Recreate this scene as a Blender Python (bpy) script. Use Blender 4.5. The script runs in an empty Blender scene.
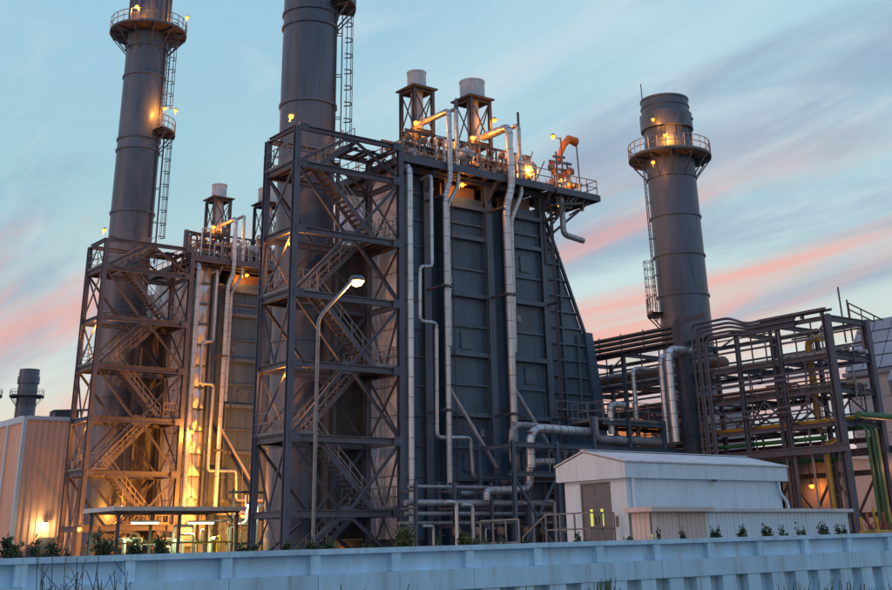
import bpy, math, random
import numpy as np
from mathutils import Vector, Matrix
random.seed(7)
rnd = random.Random(11)
scn = bpy.context.scene
col = scn.collection

# ------------------------------------------------------------------ camera
FPX, CX, CY = 1182.55, 446.0, 29.66          # focal length and optical centre in photo pixels
PITCH, ROLL, AZ = 0.4129853, -0.0210424, 0.6590321
EYE = np.array([0.0, 0.0, 0.9])
def _rz(v, a):
    c, s = math.cos(a), math.sin(a)
    return np.array([c*v[0]-s*v[1], s*v[0]+c*v[1], v[2]])
_F = np.array([0, math.cos(PITCH), math.sin(PITCH)]); _R0 = np.array([1.0, 0, 0]); _U0 = np.cross(_R0, _F)
_R = math.cos(ROLL)*_R0+math.sin(ROLL)*_U0; _U = -math.sin(ROLL)*_R0+math.cos(ROLL)*_U0
_F, _R, _U = [_rz(v, -AZ) for v in (_F, _R, _U)]
cam = bpy.data.cameras.new('camera'); camo = bpy.data.objects.new('camera', cam); col.objects.link(camo)
cam.sensor_width = 36; cam.lens = FPX*36/892; cam.shift_y = (CY-295)/892
cam.clip_start = .1; cam.clip_end = 6000
camo.matrix_world = Matrix(((_R[0], _U[0], -_F[0], EYE[0]), (_R[1], _U[1], -_F[1], EYE[1]), (_R[2], _U[2], -_F[2], EYE[2]), (0, 0, 0, 1)))
scn.camera = camo
def at(px, py, **k):                          # pixel ray meets the plane x=, y= or z=
    d = _F+_R*(px-CX)/FPX-_U*(py-CY)/FPX
    (a, c), = k.items(); i = 'xyz'.index(a)
    t = (c-EYE[i])/d[i]; p = EYE+t*d
    return (float(p[0]), float(p[1]), float(p[2]))

# ------------------------------------------------------------------ world, sun, exposure
scn.render.engine = 'CYCLES'
scn.cycles.use_denoising = True
scn.cycles.max_bounces = 5; scn.cycles.diffuse_bounces = 3; scn.cycles.glossy_bounces = 2
scn.cycles.sample_clamp_indirect = 4
vs = scn.view_settings
vs.view_transform = 'Standard'; vs.look = 'None'; vs.exposure = .1; vs.gamma = 1; vs.use_curve_mapping = False
SUN_EL = math.radians(4); SUN_DIR = Vector((-1.0, .12, 0)).normalized()
world = bpy.data.worlds.new('World'); scn.world = world; world.use_nodes = True
def build_world():
    nt = world.node_tree; N = nt.nodes; L = nt.links; N.clear()
    out = N.new('ShaderNodeOutputWorld'); bg = N.new('ShaderNodeBackground'); L.new(bg.outputs[0], out.inputs[0])
    tc = N.new('ShaderNodeTexCoord'); sep = N.new('ShaderNodeSeparateXYZ'); L.new(tc.outputs['Generated'], sep.inputs[0])
    def math_(op, a, b=None, clamp=False):
        n = N.new('ShaderNodeMath'); n.operation = op; n.use_clamp = clamp
        for i, v in enumerate((a, b)):
            if v is None: continue
            if isinstance(v, (int, float)): n.inputs[i].default_value = v
            else: L.new(v, n.inputs[i])
        return n.outputs[0]
    def ramp(fac, stops, interp='EASE'):
        n = N.new('ShaderNodeValToRGB'); L.new(fac, n.inputs[0]); n.color_ramp.interpolation = interp
        e = n.color_ramp.elements
        while len(e) < len(stops): e.new(.5)
        for q, (p, c) in zip(e, stops): q.position = p; q.color = (*c, 1) if len(c) == 3 else c
        return n.outputs[0]
    def mix(f, a, b, bt='MIX'):
        n = N.new('ShaderNodeMixRGB'); n.blend_type = bt
        for i, v in enumerate((f, a, b)):
            if isinstance(v, (int, float)): n.inputs[i].default_value = v
            elif isinstance(v, tuple): n.inputs[i].default_value = (*v, 1)
            else: L.new(v, n.inputs[i])
        return n.outputs[0]
    z = math_('MAXIMUM', sep.outputs[2], 0.0)
    clear = ramp(z, [(0, (.58, .48, .46)), (.08, (.80, .72, .60)), (.16, (.58, .69, .67)), (.27, (.37, .60, .68)), (.42, (.33, .57, .73)), (.75, (.20, .44, .92))], 'LINEAR')
    # clouds lie on a flat layer: direction divided by height
    dv = math_('ADD', z, .16)
    u = math_('DIVIDE', sep.outputs[0], dv); v = math_('DIVIDE', sep.outputs[1], dv)
    cb = N.new('ShaderNodeCombineXYZ'); L.new(u, cb.inputs[0]); L.new(v, cb.inputs[1])
    def noise(rot, sx, sy, scale, det, dist, off):
        mp = N.new('ShaderNodeMapping'); L.new(cb.outputs[0], mp.inputs[0])
        mp.inputs['Rotation'].default_value = (0, 0, math.radians(rot)); mp.inputs['Scale'].default_value = (sx, sy, 1); mp.inputs['Location'].default_value = off
        n = N.new('ShaderNodeTexNoise'); L.new(mp.outputs[0], n.inputs['Vector'])
        n.inputs['Scale'].default_value = scale; n.inputs['Detail'].default_value = det; n.inputs['Roughness'].default_value = .55; n.inputs['Distortion'].default_value = dist
        return n.outputs[0]
    n1 = noise(14, 1.4, .5, 1.2, 6, .8, (9.0, 1.0, 0))
    n2 = noise(18, 1.7, .45, 1.6, 6, .7, (6.4, .3, 0))
    n3 = noise(8, 1.1, .5, .8, 4, .4, (1.3, 5.2, 0))
    n4 = noise(16, 2.2, .7, 2.2, 7, .8, (9.1, 3.3, 0)); wisp = ramp(n4, [(.5, (0, 0, 0)), (.72, (1, 1, 1))])
    grey = ramp(n1, [(.44, (0, 0, 0)), (.66, (1, 1, 1))])
    pale = ramp(n3, [(.48, (0, 0, 0)), (.70, (1, 1, 1))])
    low = ramp(z, [(.03, (.5, .5, .5)), (.14, (1, 1, 1)), (.22, (.85, .85, .85)), (.33, (0, 0, 0))])
    pk = ramp(n2, [(.44, (0, 0, 0)), (.70, (1, 1, 1))])
    c = mix(math_('MULTIPLY', pale, .75), clear, (.66, .79, .82))
    c = mix(math_('MULTIPLY', grey, .78), c, (.27, .35, .50))
    c = mix(math_('MULTIPLY', wisp, .35), c, (.70, .76, .78))
    pf = math_('MULTIPLY', pk, low)
    c = mix(math_('MULTIPLY', pf, .82), c, (.93, .37, .29))
    sky = N.new('ShaderNodeTexSky'); sky.sky_type = 'NISHITA'; sky.sun_disc = False
    sky.sun_elevation = SUN_EL; sky.sun_rotation = math.atan2(SUN_DIR.x, SUN_DIR.y); sky.dust_density = 2
    c = mix(.025, c, sky.outputs[0], 'ADD')
    L.new(c, bg.inputs[0]); bg.inputs[1].default_value = .92
build_world()
sl = bpy.data.lights.new('sun', 'SUN'); sl.energy = .42; sl.color = (1, .42, .30); sl.angle = math.radians(14)
so = bpy.data.objects.new('sun', sl); col.objects.link(so)
_to = Vector((-SUN_DIR.x*math.cos(SUN_EL), -SUN_DIR.y*math.cos(SUN_EL), -math.sin(SUN_EL)))
so.rotation_euler = _to.to_track_quat('-Z', 'Y').to_euler()

# ------------------------------------------------------------------ materials
def mat(name, base, rough=.55, metal=0, var=.25, scale=1.2, streak=0, dirt=None, bump=0, jit=.10):
    m = bpy.data.materials.new(name); m.use_nodes = True
    nt = m.node_tree; N = nt.nodes; L = nt.links; b = N['Principled BSDF']
    g = N.new('ShaderNodeNewGeometry')
    n = N.new('ShaderNodeTexNoise'); n.inputs['Scale'].default_value = scale; n.inputs['Detail'].default_value = 6; n.inputs['Roughness'].default_value = .6
    mp = N.new('ShaderNodeMapping'); mp.inputs['Scale'].default_value = (1, 1, .25 if streak else 1)
    L.new(g.outputs['Position'], mp.inputs[0]); L.new(mp.outputs[0], n.inputs['Vector'])
    r = N.new('ShaderNodeValToRGB'); L.new(n.outputs[0], r.inputs[0])
    lo = tuple(c*(1-var) for c in base); hi = tuple(min(1, c*(1+var)) for c in base)
    r.color_ramp.elements[0].position = .3; r.color_ramp.elements[0].color = (*lo, 1)
    r.color_ramp.elements[1].position = .7; r.color_ramp.elements[1].color = (*hi, 1)
    c = r.outputs[0]
    if dirt:
        n2 = N.new('ShaderNodeTexNoise'); n2.inputs['Scale'].default_value = 2.2; n2.inputs['Detail'].default_value = 8; n2.inputs['Roughness'].default_value = .7
        mp2 = N.new('ShaderNodeMapping'); mp2.inputs['Scale'].default_value = (1.6, 1.6, .18); mp2.inputs['Location'].default_value = (5, 3, 1)
        L.new(g.outputs['Position'], mp2.inputs[0]); L.new(mp2.outputs[0], n2.inputs['Vector'])
        r2 = N.new('ShaderNodeValToRGB'); L.new(n2.outputs[0], r2.inputs[0])
        r2.color_ramp.elements[0].position = .52; r2.color_ramp.elements[0].color = (0, 0, 0, 1)
        r2.color_ramp.elements[1].position = .74; r2.color_ramp.elements[1].color = (1, 1, 1, 1)
        mx = N.new('ShaderNodeMixRGB'); L.new(r2.outputs[0], mx.inputs[0]); L.new(c, mx.inputs[1]); mx.inputs[2].default_value = (*dirt, 1)
        c = mx.outputs[0]
    oi = N.new('ShaderNodeObjectInfo'); mr = N.new('ShaderNodeMapRange'); L.new(oi.outputs['Random'], mr.inputs[0]); mr.inputs[3].default_value = 1-jit; mr.inputs[4].default_value = 1+jit
    hs = N.new('ShaderNodeHueSaturation'); L.new(mr.outputs[0], hs.inputs['Value']); L.new(c, hs.inputs['Color']); c = hs.outputs[0]
    L.new(c, b.inputs['Base Color'])
    b.inputs['Metallic'].default_value = metal
    rr = N.new('ShaderNodeMapRange'); L.new(n.outputs[0], rr.inputs[0]); rr.inputs[3].default_value = max(.05, rough-.12); rr.inputs[4].default_value = min(1, rough+.15)
    L.new(rr.outputs[0], b.inputs['Roughness'])
    if bump:
        bp = N.new('ShaderNodeBump'); bp.inputs['Strength'].default_value = bump; bp.inputs['Distance'].default_value = .03
        L.new(n.outputs[0], bp.inputs['Height']); L.new(bp.outputs[0], b.inputs['Normal'])
    return m
def emit(name, c, s):
    m = bpy.data.materials.new(name); m.use_nodes = True; N = m.node_tree.nodes
    b = N['Principled BSDF']; b.inputs['Base Color'].default_value = (*c, 1)
    b.inputs['Emission Color'].default_value = (*c, 1); b.inputs['Emission Strength'].default_value = s
    return m
M = dict(  # base colours; some have the tint of the light mixed in, as marked

    steel=mat('painted steel', (.084, .089, .122), .5, 0, .22, 1.4, 1, (.075, .058, .055)),  # neutral grey tinted with the blue of the skylight
    dsteel=mat('dark painted steel', (.065, .062, .07), .55, 0, .25, 1.4, 1),
    grate=mat('grating steel', (.09, .085, .09), .7, .2, .2, 3),
    rail=mat('galvanised rail', (.22, .21, .21), .5, .35, .2, 3),
    casing=mat('blue grey casing', (.062, .098, .142), .42, 0, .32, .7, 1, (.030, .040, .055), .2),
    ribm=mat('lightened casing rib', (.088, .115, .150), .45, 0, .25, 1.2, 1, (.045, .045, .05)),  # lighter than the casing, for the light that rib tops catch
    shell=mat('chimney shell paint', (.090, .110, .152), .42, .1, .28, .6, 1, (.044, .050, .062), .08),  # grey shell, skylight blue mixed into its colour
    lag=mat('aluminium lagging', (.52, .53, .55), .38, .65, .2, 1.6, 1, (.30, .29, .29), .1),
    lagd=mat('dull lagging', (.34, .34, .36), .48, .5, .25, 1.6, 1, (.2, .18, .17), .1),
    clad=mat('crossbroken cladding', (.64, .67, .72), .38, .65, .18, 1.0, 1, (.28, .27, .28), .25),
    cladf=mat('sky-brightened cladding', (.72, .76, .82), .45, .2, .15, 1.0, 1, (.45, .46, .5), .2),  # paler copy of the cladding, brightened for the sky it reflects
    band=mat('lagging band', (.20, .20, .21), .5, .5, .2),
    silencer=mat('silencer paint', (.52, .53, .57), .5, 0, .12, 2, 1, (.38, .37, .38)),
    white=mat('white sheet', (.57, .66, .73), .5, 0, .07, 1.2, 1, (.44, .51, .56), jit=.03),  # white paint with blue skylight put into the colour
    roofw=mat('pale roof sheet', (.58, .59, .60), .5, .1, .1, 1.5, 0, (.44, .42, .41)),
    hallw=mat('warm-lit beige sheet', (.80, .47, .33), .55, 0, .08, .5, 1, (.66, .36, .24)),  # orange of the sodium and sunset light put into the sheet colour
    pinkw=mat('beige corrugated sheet', (.60, .50, .45), .55, 0, .08, .5, 1, (.48, .38, .33)),
    door=mat('grey door', (.13, .125, .13), .45),
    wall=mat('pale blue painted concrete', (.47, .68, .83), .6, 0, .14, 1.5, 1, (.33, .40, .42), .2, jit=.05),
    conc=mat('concrete', (.33, .32, .30), .85, 0, .2, 1.5),
    ground=mat('yard gravel', (.16, .15, .14), .9, 0, .3, .8),
    verge=mat('verge soil', (.07, .075, .045), .95, 0, .4, .9),
    brown=mat('brown insulation', (.24, .15, .10), .5, .2, .25, 1.5),
    green=mat('green pipe paint', (.020, .105, .03), .4, 0, .2, 2),
    yellow=mat('yellow pipe paint', (.42, .25, .03), .45, 0, .2, 2),
    red=mat('red paint', (.30, .06, .05), .5, 0, .2, 2),
    orange=mat('windsock cloth', (.85, .20, .03), .8, 0, .1, 3),
    black=mat('dark interior', (.02, .02, .022), .9),
    leaf=mat('shrub leaf', (.035, .065, .02), .6, 0, .4, 6),
    leafb=mat('yellow green leaf', (.08, .10, .025), .6, 0, .4, 6),
    twig=mat('twig', (.05, .04, .03), .8),
    dry=mat('dry weed stem', (.055, .05, .045), .9),
    grass=mat('grass blade', (.05, .085, .03), .8, 0, .4, 4),
    hood=mat('intake hood sheet', (.36, .37, .40), .35, .4, .15, .8, 1, (.24, .24, .26)),
    bulb=emit('sodium bulb', (1, .27, .03), 2.8),
    tube=emit('fluorescent tube', (.90, 1, .55), 2.2),
    glow=emit('lit door pane', (.75, .78, .12), .4),
    bulkhead=emit('bulkhead lamp lens', (1, .86, .45), 12),
)

# ------------------------------------------------------------------ mesh helpers
def V3(p): return np.array(p, dtype=float)
def nrm(v): return v/max(1e-9, np.linalg.norm(v))
class G:
    def __init__(s): s.v = []; s.f = []; s.s = []
    def add(s, vs_, fs, sm=False):
        o = len(s.v); s.v += [tuple(p) for p in vs_]
        for f in fs: s.f.append([i+o for i in f]); s.s.append(sm)
        return s
    def box(s, x0, x1, y0, y1, z0, z1):
        v = [(x0, y0, z0), (x1, y0, z0), (x1, y1, z0), (x0, y1, z0), (x0, y0, z1), (x1, y0, z1), (x1, y1, z1), (x0, y1, z1)]
        return s.add(v, [(0, 3, 2, 1), (4, 5, 6, 7), (0, 1, 5, 4), (1, 2, 6, 5), (2, 3, 7, 6), (3, 0, 4, 7)])
    def bar(s, p, q, w, h=None, sec='B', side=None):
        p = V3(p); q = V3(q); h = h or w; d = nrm(q-p)
        if side is None:
            side = nrm(np.cross(d, (0, 0, 1))) if abs(d[2]) < .95 else V3((1, 0, 0))
        else: side = nrm(V3(side))
        up = np.cross(side, d)
        if sec == 'B': pr = [(-.5, -.5), (.5, -.5), (.5, .5), (-.5, .5)]
        elif sec == 'L': pr = [(-.5, -.5), (.5, -.5), (.5, -.36), (-.36, -.36), (-.36, .5), (-.5, .5)]
        else: t = .13; e = .06; pr = [(-.5, -.5), (.5, -.5), (.5, -.5+t), (e, -.5+t), (e, .5-t), (.5, .5-t), (.5, .5), (-.5, .5), (-.5, .5-t), (-e, .5-t), (-e, -.5+t), (-.5, -.5+t)]
        n = len(pr); v = [p+side*a*w+up*b*h for a, b in pr]+[q+side*a*w+up*b*h for a, b in pr]
        fs = [(i, (i+1) % n, n+(i+1) % n, n+i) for i in range(n)]
        if sec == 'H':
            for o in (0, n):
                for k in ((0, 1, 2, 11), (11, 2, 3, 10), (10, 3, 4, 9), (9, 4, 5, 8), (8, 5, 6, 7)): fs.append([o+i for i in k])
        elif sec == 'L':
            for o in (0, n): fs += [[o+i for i in (0, 1, 2, 3)], [o+i for i in (0, 3, 4, 5)]]
        else: fs += [list(range(n)), list(range(n, 2*n))]
        return s.add(v, fs)
    def tube(s, pts, r, n=10, bend=None, caps=True):
        P = [V3(p) for p in pts]
        if len(P) > 2 and bend != 0:
            bend = bend or 2.2*r; Q = [P[0]]
            for a, b, c in zip(P, P[1:], P[2:]):
                la = np.linalg.norm(a-b); lc = np.linalg.norm(c-b); k = min(bend, la*.48, lc*.48)
                A = b+(a-b)/la*k; C = b+(c-b)/lc*k
                for t in (0, .25, .5, .75, 1): Q.append((1-t)**2*A+2*t*(1-t)*b+t*t*C)
            Q.append(P[-1]); P = Q
        d0 = nrm(P[1]-P[0]); sd = nrm(np.cross(d0, (0, 0, 1))) if abs(d0[2]) < .9 else nrm(np.cross(d0, (0, 1, 0)))
        vs_ = []
        for i, p in enumerate(P):
            d = nrm(P[min(i+1, len(P)-1)]-P[max(i-1, 0)])
            sd = nrm(sd-d*np.dot(sd, d)); up = np.cross(d, sd)
            for k in range(n):
                a = 2*math.pi*k/n; vs_.append(p+(sd*math.cos(a)+up*math.sin(a))*r)
        fs = [(i*n+k, i*n+(k+1) % n, (i+1)*n+(k+1) % n, (i+1)*n+k) for i in range(len(P)-1) for k in range(n)]
        s.add(vs_, fs, True)
        if caps: s.add(vs_[:n], [list(range(n))]); s.add(vs_[-n:], [list(range(n))])
        return s
    def lathe(s, c, prof, n=24, axis='z', sm=True):
        vs_ = []
        for r, h in prof:
            for k in range(n):
                a = 2*math.pi*k/n; x, y = r*math.cos(a), r*math.sin(a)
                vs_.append({'z': (c[0]+x, c[1]+y, c[2]+h), 'y': (c[0]+x, c[1]+h, c[2]+y), 'x': (c[0]+h, c[1]+x, c[2]+y)}[axis])
        for i in range(len(prof)-1):       # each band has its own vertices so edges stay crisp
            s.add(vs_[i*n:(i+2)*n], [(k, (k+1) % n, n+(k+1) % n, n+k) for k in range(n)], sm)
        return s
    def poly(s, pts2, fn, a, b):
        n = len(pts2); v = [fn(u, w, a) for u, w in pts2]+[fn(u, w, b) for u, w in pts2]
        return s.add(v, [list(range(n)), list(range(n, 2*n))]+[(i, (i+1) % n, n+(i+1) % n, n+i) for i in range(n)])
    def rail(s, pts, h=1.1, sp=1.5, r=.024, toe=True, closed=False):
        P = [V3(p) for p in pts]
        if closed: P = P+[P[0]]
        for a, b in zip(P, P[1:]):
            L = np.linalg.norm(b-a); k = max(1, round(L/sp))
            for i in range(k+1):
                if i == 0 and a is not P[0]: continue
                p = a+(b-a)*i/k; s.bar(p, p+V3((0, 0, h)), r*2)
            for z in (h, h*.55): s.bar(a+V3((0, 0, z)), b+V3((0, 0, z)), r*2)
            if toe: s.bar(a+V3((0, 0, .07)), b+V3((0, 0, .07)), .02, .12)
        return s
def link(name, g, m, parent=None, base=(0, 0, 0)):
    me = bpy.data.meshes.new(name); b = base
    me.from_pydata([(x-b[0], y-b[1], z-b[2]) for x, y, z in g.v], [], g.f)
    me.polygons.foreach_set('use_smooth', g.s); me.materials.append(M[m] if isinstance(m, str) else m); me.update()
    o = bpy.data.objects.new(name, me); col.objects.link(o)
    if parent: o.parent = parent
    return o
class Thing:
    def __init__(s, name, label, cat, base=(0, 0, 0), group=None):
        s.o = bpy.data.objects.new(name, None); col.objects.link(s.o); s.o.location = base; s.b = base
        s.o.empty_display_size = .3
        s.o['label'] = label; s.o['category'] = cat
        if group: s.o['group'] = group
    def p(s, name, g, m, parent=None): return link(name, g, m, parent or s.o, s.b)
def single(name, g, m, label, cat, base, group=None):
    o = link(name, g, m, None, base); o.location = base; o['label'] = label; o['category'] = cat
    if group: o['group'] = group
    return o
def structure(name, g, m):
    o = link(name, g, m); o['kind'] = 'structure'; return o
def copy_tree(o, parent=None, off=None, label=None):
    c = o.copy(); col.objects.link(c); c.parent = parent
    if off: c.location = (o.location.x+off[0], o.location.y+off[1], o.location.z+off[2])
    if label: c['label'] = label
    for ch in list(o.children): copy_tree(ch, c)
    return c
U2 = (1.5, 31.5, 0)        # the second boiler unit stands this far from the first

# ------------------------------------------------------------------ ground
WY = 22.0                  # the boundary wall
g = G()
g.add([(-3000, WY+.3, 0), (3000, WY+.3, 0), (3000, 4500, 0), (-3000, 4500, 0)], [(0, 1, 2, 3)])
structure('plant_yard_ground', g, 'ground')
g = G(); g.add([(-3000, -3000, -.8), (3000, -3000, -.8), (3000, WY+.25, -.8), (-3000, WY+.25, -.8)], [(0, 1, 2, 3)])
structure('verge_ground', g, 'verge')

# ------------------------------------------------------------------ boundary wall
def boundary_wall():
    t = Thing('boundary_wall', 'long pale blue concrete boundary wall across the foreground', 'wall', (20, WY, -.8))
    zt = lambda x: .885+(x-7.3)*.0068
    x0, x1, sp = -6.0, 60.0, 1.95; n = int((x1-x0)/sp); ph = .55
    def slab(a, b, y0, y1, za, zb):
        return G().add([(a, y0, za+zt(a)), (b, y0, za+zt(b)), (b, y1, za+zt(b)), (a, y1, za+zt(a)), (a, y0, zb+zt(a)), (b, y0, zb+zt(b)), (b, y1, zb+zt(b)), (a, y1, zb+zt(a))],
                       [(0, 3, 2, 1), (4, 5, 6, 7), (0, 1, 5, 4), (1, 2, 6, 5), (2, 3, 7, 6), (3, 0, 4, 7)])
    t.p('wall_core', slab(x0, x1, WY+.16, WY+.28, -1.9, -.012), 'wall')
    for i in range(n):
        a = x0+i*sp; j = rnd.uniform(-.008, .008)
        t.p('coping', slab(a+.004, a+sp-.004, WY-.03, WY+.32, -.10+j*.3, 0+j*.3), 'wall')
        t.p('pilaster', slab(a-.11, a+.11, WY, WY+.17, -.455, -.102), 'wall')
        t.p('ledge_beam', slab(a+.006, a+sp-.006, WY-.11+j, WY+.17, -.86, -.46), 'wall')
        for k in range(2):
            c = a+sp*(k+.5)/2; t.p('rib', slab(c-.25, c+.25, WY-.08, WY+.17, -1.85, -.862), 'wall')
boundary_wall()

# ------------------------------------------------------------------ stair tower
TX0, TX1, TY0, TY1 = 33.12, 40.42, 57.09, 60.5
LV = [2.68, 6.4, 10.19, 13.97, 17.56, 21.4]
TOP = 23.6
def flight(t, xa, za, xb, zb, ya, yb):
    d = math.hypot(xb-xa, zb-za); sg = 1 if xb > xa else -1
    g0 = G().bar((xa, ya, za), (xb, ya, zb), .06, .26)
    f = t.p('stair_flight', g0, 'steel')
    t.p('stringer', G().bar((xa, yb, za), (xb, yb, zb), .06, .26), 'steel', f)
    n = max(3, round(abs(zb-za)/.235))
    for i in range(n):
        k = (i+.5)/n; x = xa+(xb-xa)*k; z = za+(zb-za)*k
        t.p('tread', G().box(x-.13, x+.13, ya+.03, yb-.03, z-.02, z+.02), 'grate', f)
    for y, nm in ((ya, 'handrail'), (yb, 'handrail')):
        g = G()
        for h in (.95, .52): g.bar((xa, y, za+h), (xb, y, zb+h), .05)
        m = 5
        for i in range(m+1):
            k = i/m; x = xa+(xb-xa)*k; z = za+(zb-za)*k; g.bar((x, y, z), (x, y, z+.95), .045)
        t.p(nm, g, 'rail', f)
def stair_tower():
    t = Thing('stair_tower', 'dark braced steel stair tower in front of the centre chimney', 'stair tower', (TX0, TY0, 0), 'stair towers beside the chimneys')
    P = t.p; w = .34
    for x in (TX0, TX1):
        for y in (TY0, TY1):
            c = P('column', G().bar((x, y, 0), (x, y, TOP), w, w, 'H', (1, 0, 0)), 'steel')
            P('base_plate', G().box(x-.3, x+.3, y-.3, y+.3, 0, .05), 'steel', c)
    P('column', G().bar((38.2, TY1+.15, 0), (38.2, TY1+.15, TOP-.4), .2, .2, 'H', (1, 0, 0)), 'steel')
    for z in LV+[TOP]:
        for x, sg in ((TX0, 1), (TX1, -1)):
            P('joint_plate', G().box(min(x, x+sg*.62), max(x, x+sg*.62), TY0-.2, TY0-.172, z-.24, z+.24), 'steel')
            for bx in (.3, .5):
                for bz in (-.14, .14): P('bolt', G().lathe((x+sg*bx, TY0-.2, z+bz), [(.03, -.025), (.03, 0)], 6, 'y', False), 'dsteel')
        h = .36 if z < TOP else .3
        for y in (TY0, TY1): P('beam', G().bar((TX0+.17, y, z), (TX1-.17, y, z), .24, h, 'H'), 'steel')
        for x in (TX0, TX1): P('beam', G().bar((x, TY0+.17, z), (x, TY1-.17, z), .22, h*.9, 'H'), 'steel')
    xm = (TX0+TX1)/2; ym = (TY0+TY1)/2; zz = [.1]+LV+[TOP]
    def gus(x, y, z): return G().box(x-.42, x+.42, y-.018, y+.018, z-.16, z+.16)
    for i, (a, b) in enumerate(zip(zz, zz[1:])):
        lo, hi = a+.2, b-.2
        vee = i % 2 == 1                                 # storeys alternate V and inverted V
        for y in (TY0-.02, TY1+.02):
            apex = lo if vee else hi; far = hi if vee else lo
            for x in (TX0+.2, TX1-.2):
                k = .36 if x < xm else -.36
                P('brace', G().bar((x, y, far), (xm-k, y, apex), .15, .15, 'H'), 'steel')
            P('gusset_plate', gus(xm, y, apex-.02 if vee else apex+.02), 'steel')
        for x in (TX0-.02, TX1+.02):
            if i in (2, 4, 5):
                P('brace', G().bar((x-.05, TY0+.15, hi), (x-.05, TY1-.15, lo), .1, .1, 'L'), 'steel')
                P('brace', G().bar((x+.05, TY1-.15, hi), (x+.05, TY0+.15, lo), .1, .1, 'L'), 'steel')
            else:
                apex = lo if vee else hi; far = hi if vee else lo
                for y in (TY0+.15, TY1-.15): P('brace', G().bar((x, y, far), (x, ym, apex), .1, .1, 'L'), 'steel')
    # landings: left ones every other level, right ones between
    XL, XR = 35.0, 38.8
    for i, z in enumerate(LV):
        if i % 2:   # left landing with a small outstand
            xa, xb = TX0-.1, XL
            g = G().box(xa, xb, TY0+.2, TY1+.25, z+.19, z+.24)
            d = P('landing', g, 'grate')
            for k in range(5): P('joist', G().bar((xa+.2+k*.5, TY0+.2, z+.1), (xa+.2+k*.5, TY1+.2, z+.1), .08, .16), 'steel', d)
            P('railing', G().rail([(XL-.2, TY0+.2, z+.24), (xa, TY0+.2, z+.24), (xa, TY1+.25, z+.24), (XL, TY1+.25, z+.24)], 1.15, 1.0), 'rail')
        else:
            xa, xb = XR, TX1+.1
            d = P('landing', G().box(xa, xb, TY0+.2, TY1+.1, z+.19, z+.24), 'grate')
            for k in range(3): P('joist', G().bar((xa+.2+k*.5, TY0+.2, z+.1), (xa+.2+k*.5, TY1+.1, z+.1), .08, .16), 'steel', d)
            P('railing', G().rail([(XR+.2, TY0+.2, z+.24), (xb, TY0+.2, z+.24), (xb, TY1+.1, z+.24), (XR, TY1+.1, z+.24)], 1.15, .6), 'rail')
    LA = (TY0+.35, TY0+1.3); LB = (TY0+1.75, TY0+2.75)
    flight(t, XL+.4, .1, XR, LV[0]+.2, *LB)
    for i in range(5):
        za, zb = LV[i]+.2, LV[i+1]+.2
        if i % 2 == 0: flight(t, XR, za, XL, zb, *LA)
        else: flight(t, XL, za, XR, zb, *LB)
    flight(t, XL-.2, LV[5]+.2, 37.3, TOP-.15, *LA)
    for k in range(7):
        if k in (2, 5): continue
        P('deck_plank', G().box(37.25+k*.43, 37.58+k*.43, TY0+.9, TY1-.25, TOP-.22, TOP-.17), 'grate')
    for y in (TY0+1.1, TY1-.5): P('deck_joist', G().bar((37.2, y, TOP-.3), (TX1-.2, y, TOP-.3), .1, .14, 'H'), 'steel')
    P('railing', G().rail([(37.2, TY1-.1, TOP-.15), (37.2, TY0+1.5, TOP-.15)], 1.1, 1.2), 'rail')
    return t.o
tower = stair_tower()
copy_tree(tower, None, U2, 'warmly lit steel stair tower of the far left boiler unit')

# ------------------------------------------------------------------ chimneys
def ring_platform(t, c, z, ri, ro, drop, nb=10, a0=0, a1=360):
    n = max(4, round(28*(a1-a0)/360)); A = [math.radians(a0+(a1-a0)*k/n) for k in range(n+1)]
    v = []; f = []
    for a in A:
        for r, h in ((ri, 0), (ro, 0), (ro, -.14), (ri, -.14)): v.append((c[0]+r*math.cos(a), c[1]+r*math.sin(a), z+h))
    for k in range(n):
        for j in range(4): f.append((k*4+j, k*4+(j+1) % 4, k*4+4+(j+1) % 4, k*4+4+j))
    d = t.p('platform', G().add(v, f), 'grate')
    g = G()
    pts = [(c[0]+ro*.985*math.cos(a), c[1]+ro*.985*math.sin(a), z) for a in A]
    g.rail(pts, 1.15, .9, .026)
    t.p('railing', g, 'rail', d)
    for k in range(nb):
        a = math.radians(a0+(a1-a0)*(k+.5)/nb); ca, sa = math.cos(a), math.sin(a)
        q = lambda r, h: (c[0]+r*ca, c[1]+r*sa, h)
        g = G().bar(q(ri, z-.24), q(ro-.05, z-.24), .1, .2, 'H').bar(q(ri+.02, z-drop), q(ro-.15, z-.3), .09, .09)
        t.p('bracket', g, 'steel', d)
def cage_ladder(t, c, r, ang, z0, z1, gap=.35, cage=True):
    a = math.radians(ang); e = V3((math.cos(a), math.sin(a), 0)); s = V3((-math.sin(a), math.cos(a), 0)); b = V3((c[0], c[1], 0))+e*(r+gap)
    g = G()
    for k in (-.22, .22): g.bar(b+s*k+V3((0, 0, z0)), b+s*k+V3((0, 0, z1)), .06)
    z = z0+.3
    while z < z1: g.bar(b-s*.22+V3((0, 0, z)), b+s*.22+V3((0, 0, z)), .03); z += .35
    z = z0+.6
    while z < z1:
        for k in (-.22, .22): g.bar(b+s*k+V3((0, 0, z)), b+s*k-e*(gap+.05)+V3((0, 0, z)), .05)
        z += 3
    l = t.p('ladder', g, 'steel')
    if cage:
        g = G(); A = [math.radians(x) for x in range(-110, 111, 22)]
        ctr = b+e*.32; z = z0+2.3
        pt = lambda x, z: ctr+e*.40*math.cos(x)+s*.40*math.sin(x)+V3((0, 0, z))
        zs = []
        while z < z1+.9: zs.append(z); z += 1.15
        for z in zs:
            for p, q in zip(A, A[1:]): g.bar(pt(p, z), pt(q, z), .05, .07)
        for x in (-88, -44, 0, 44, 88): g.bar(pt(math.radians(x), zs[0]), pt(math.radians(x), zs[-1]), .035)
        t.p('safety_cage', g, 'steel', l)
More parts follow.
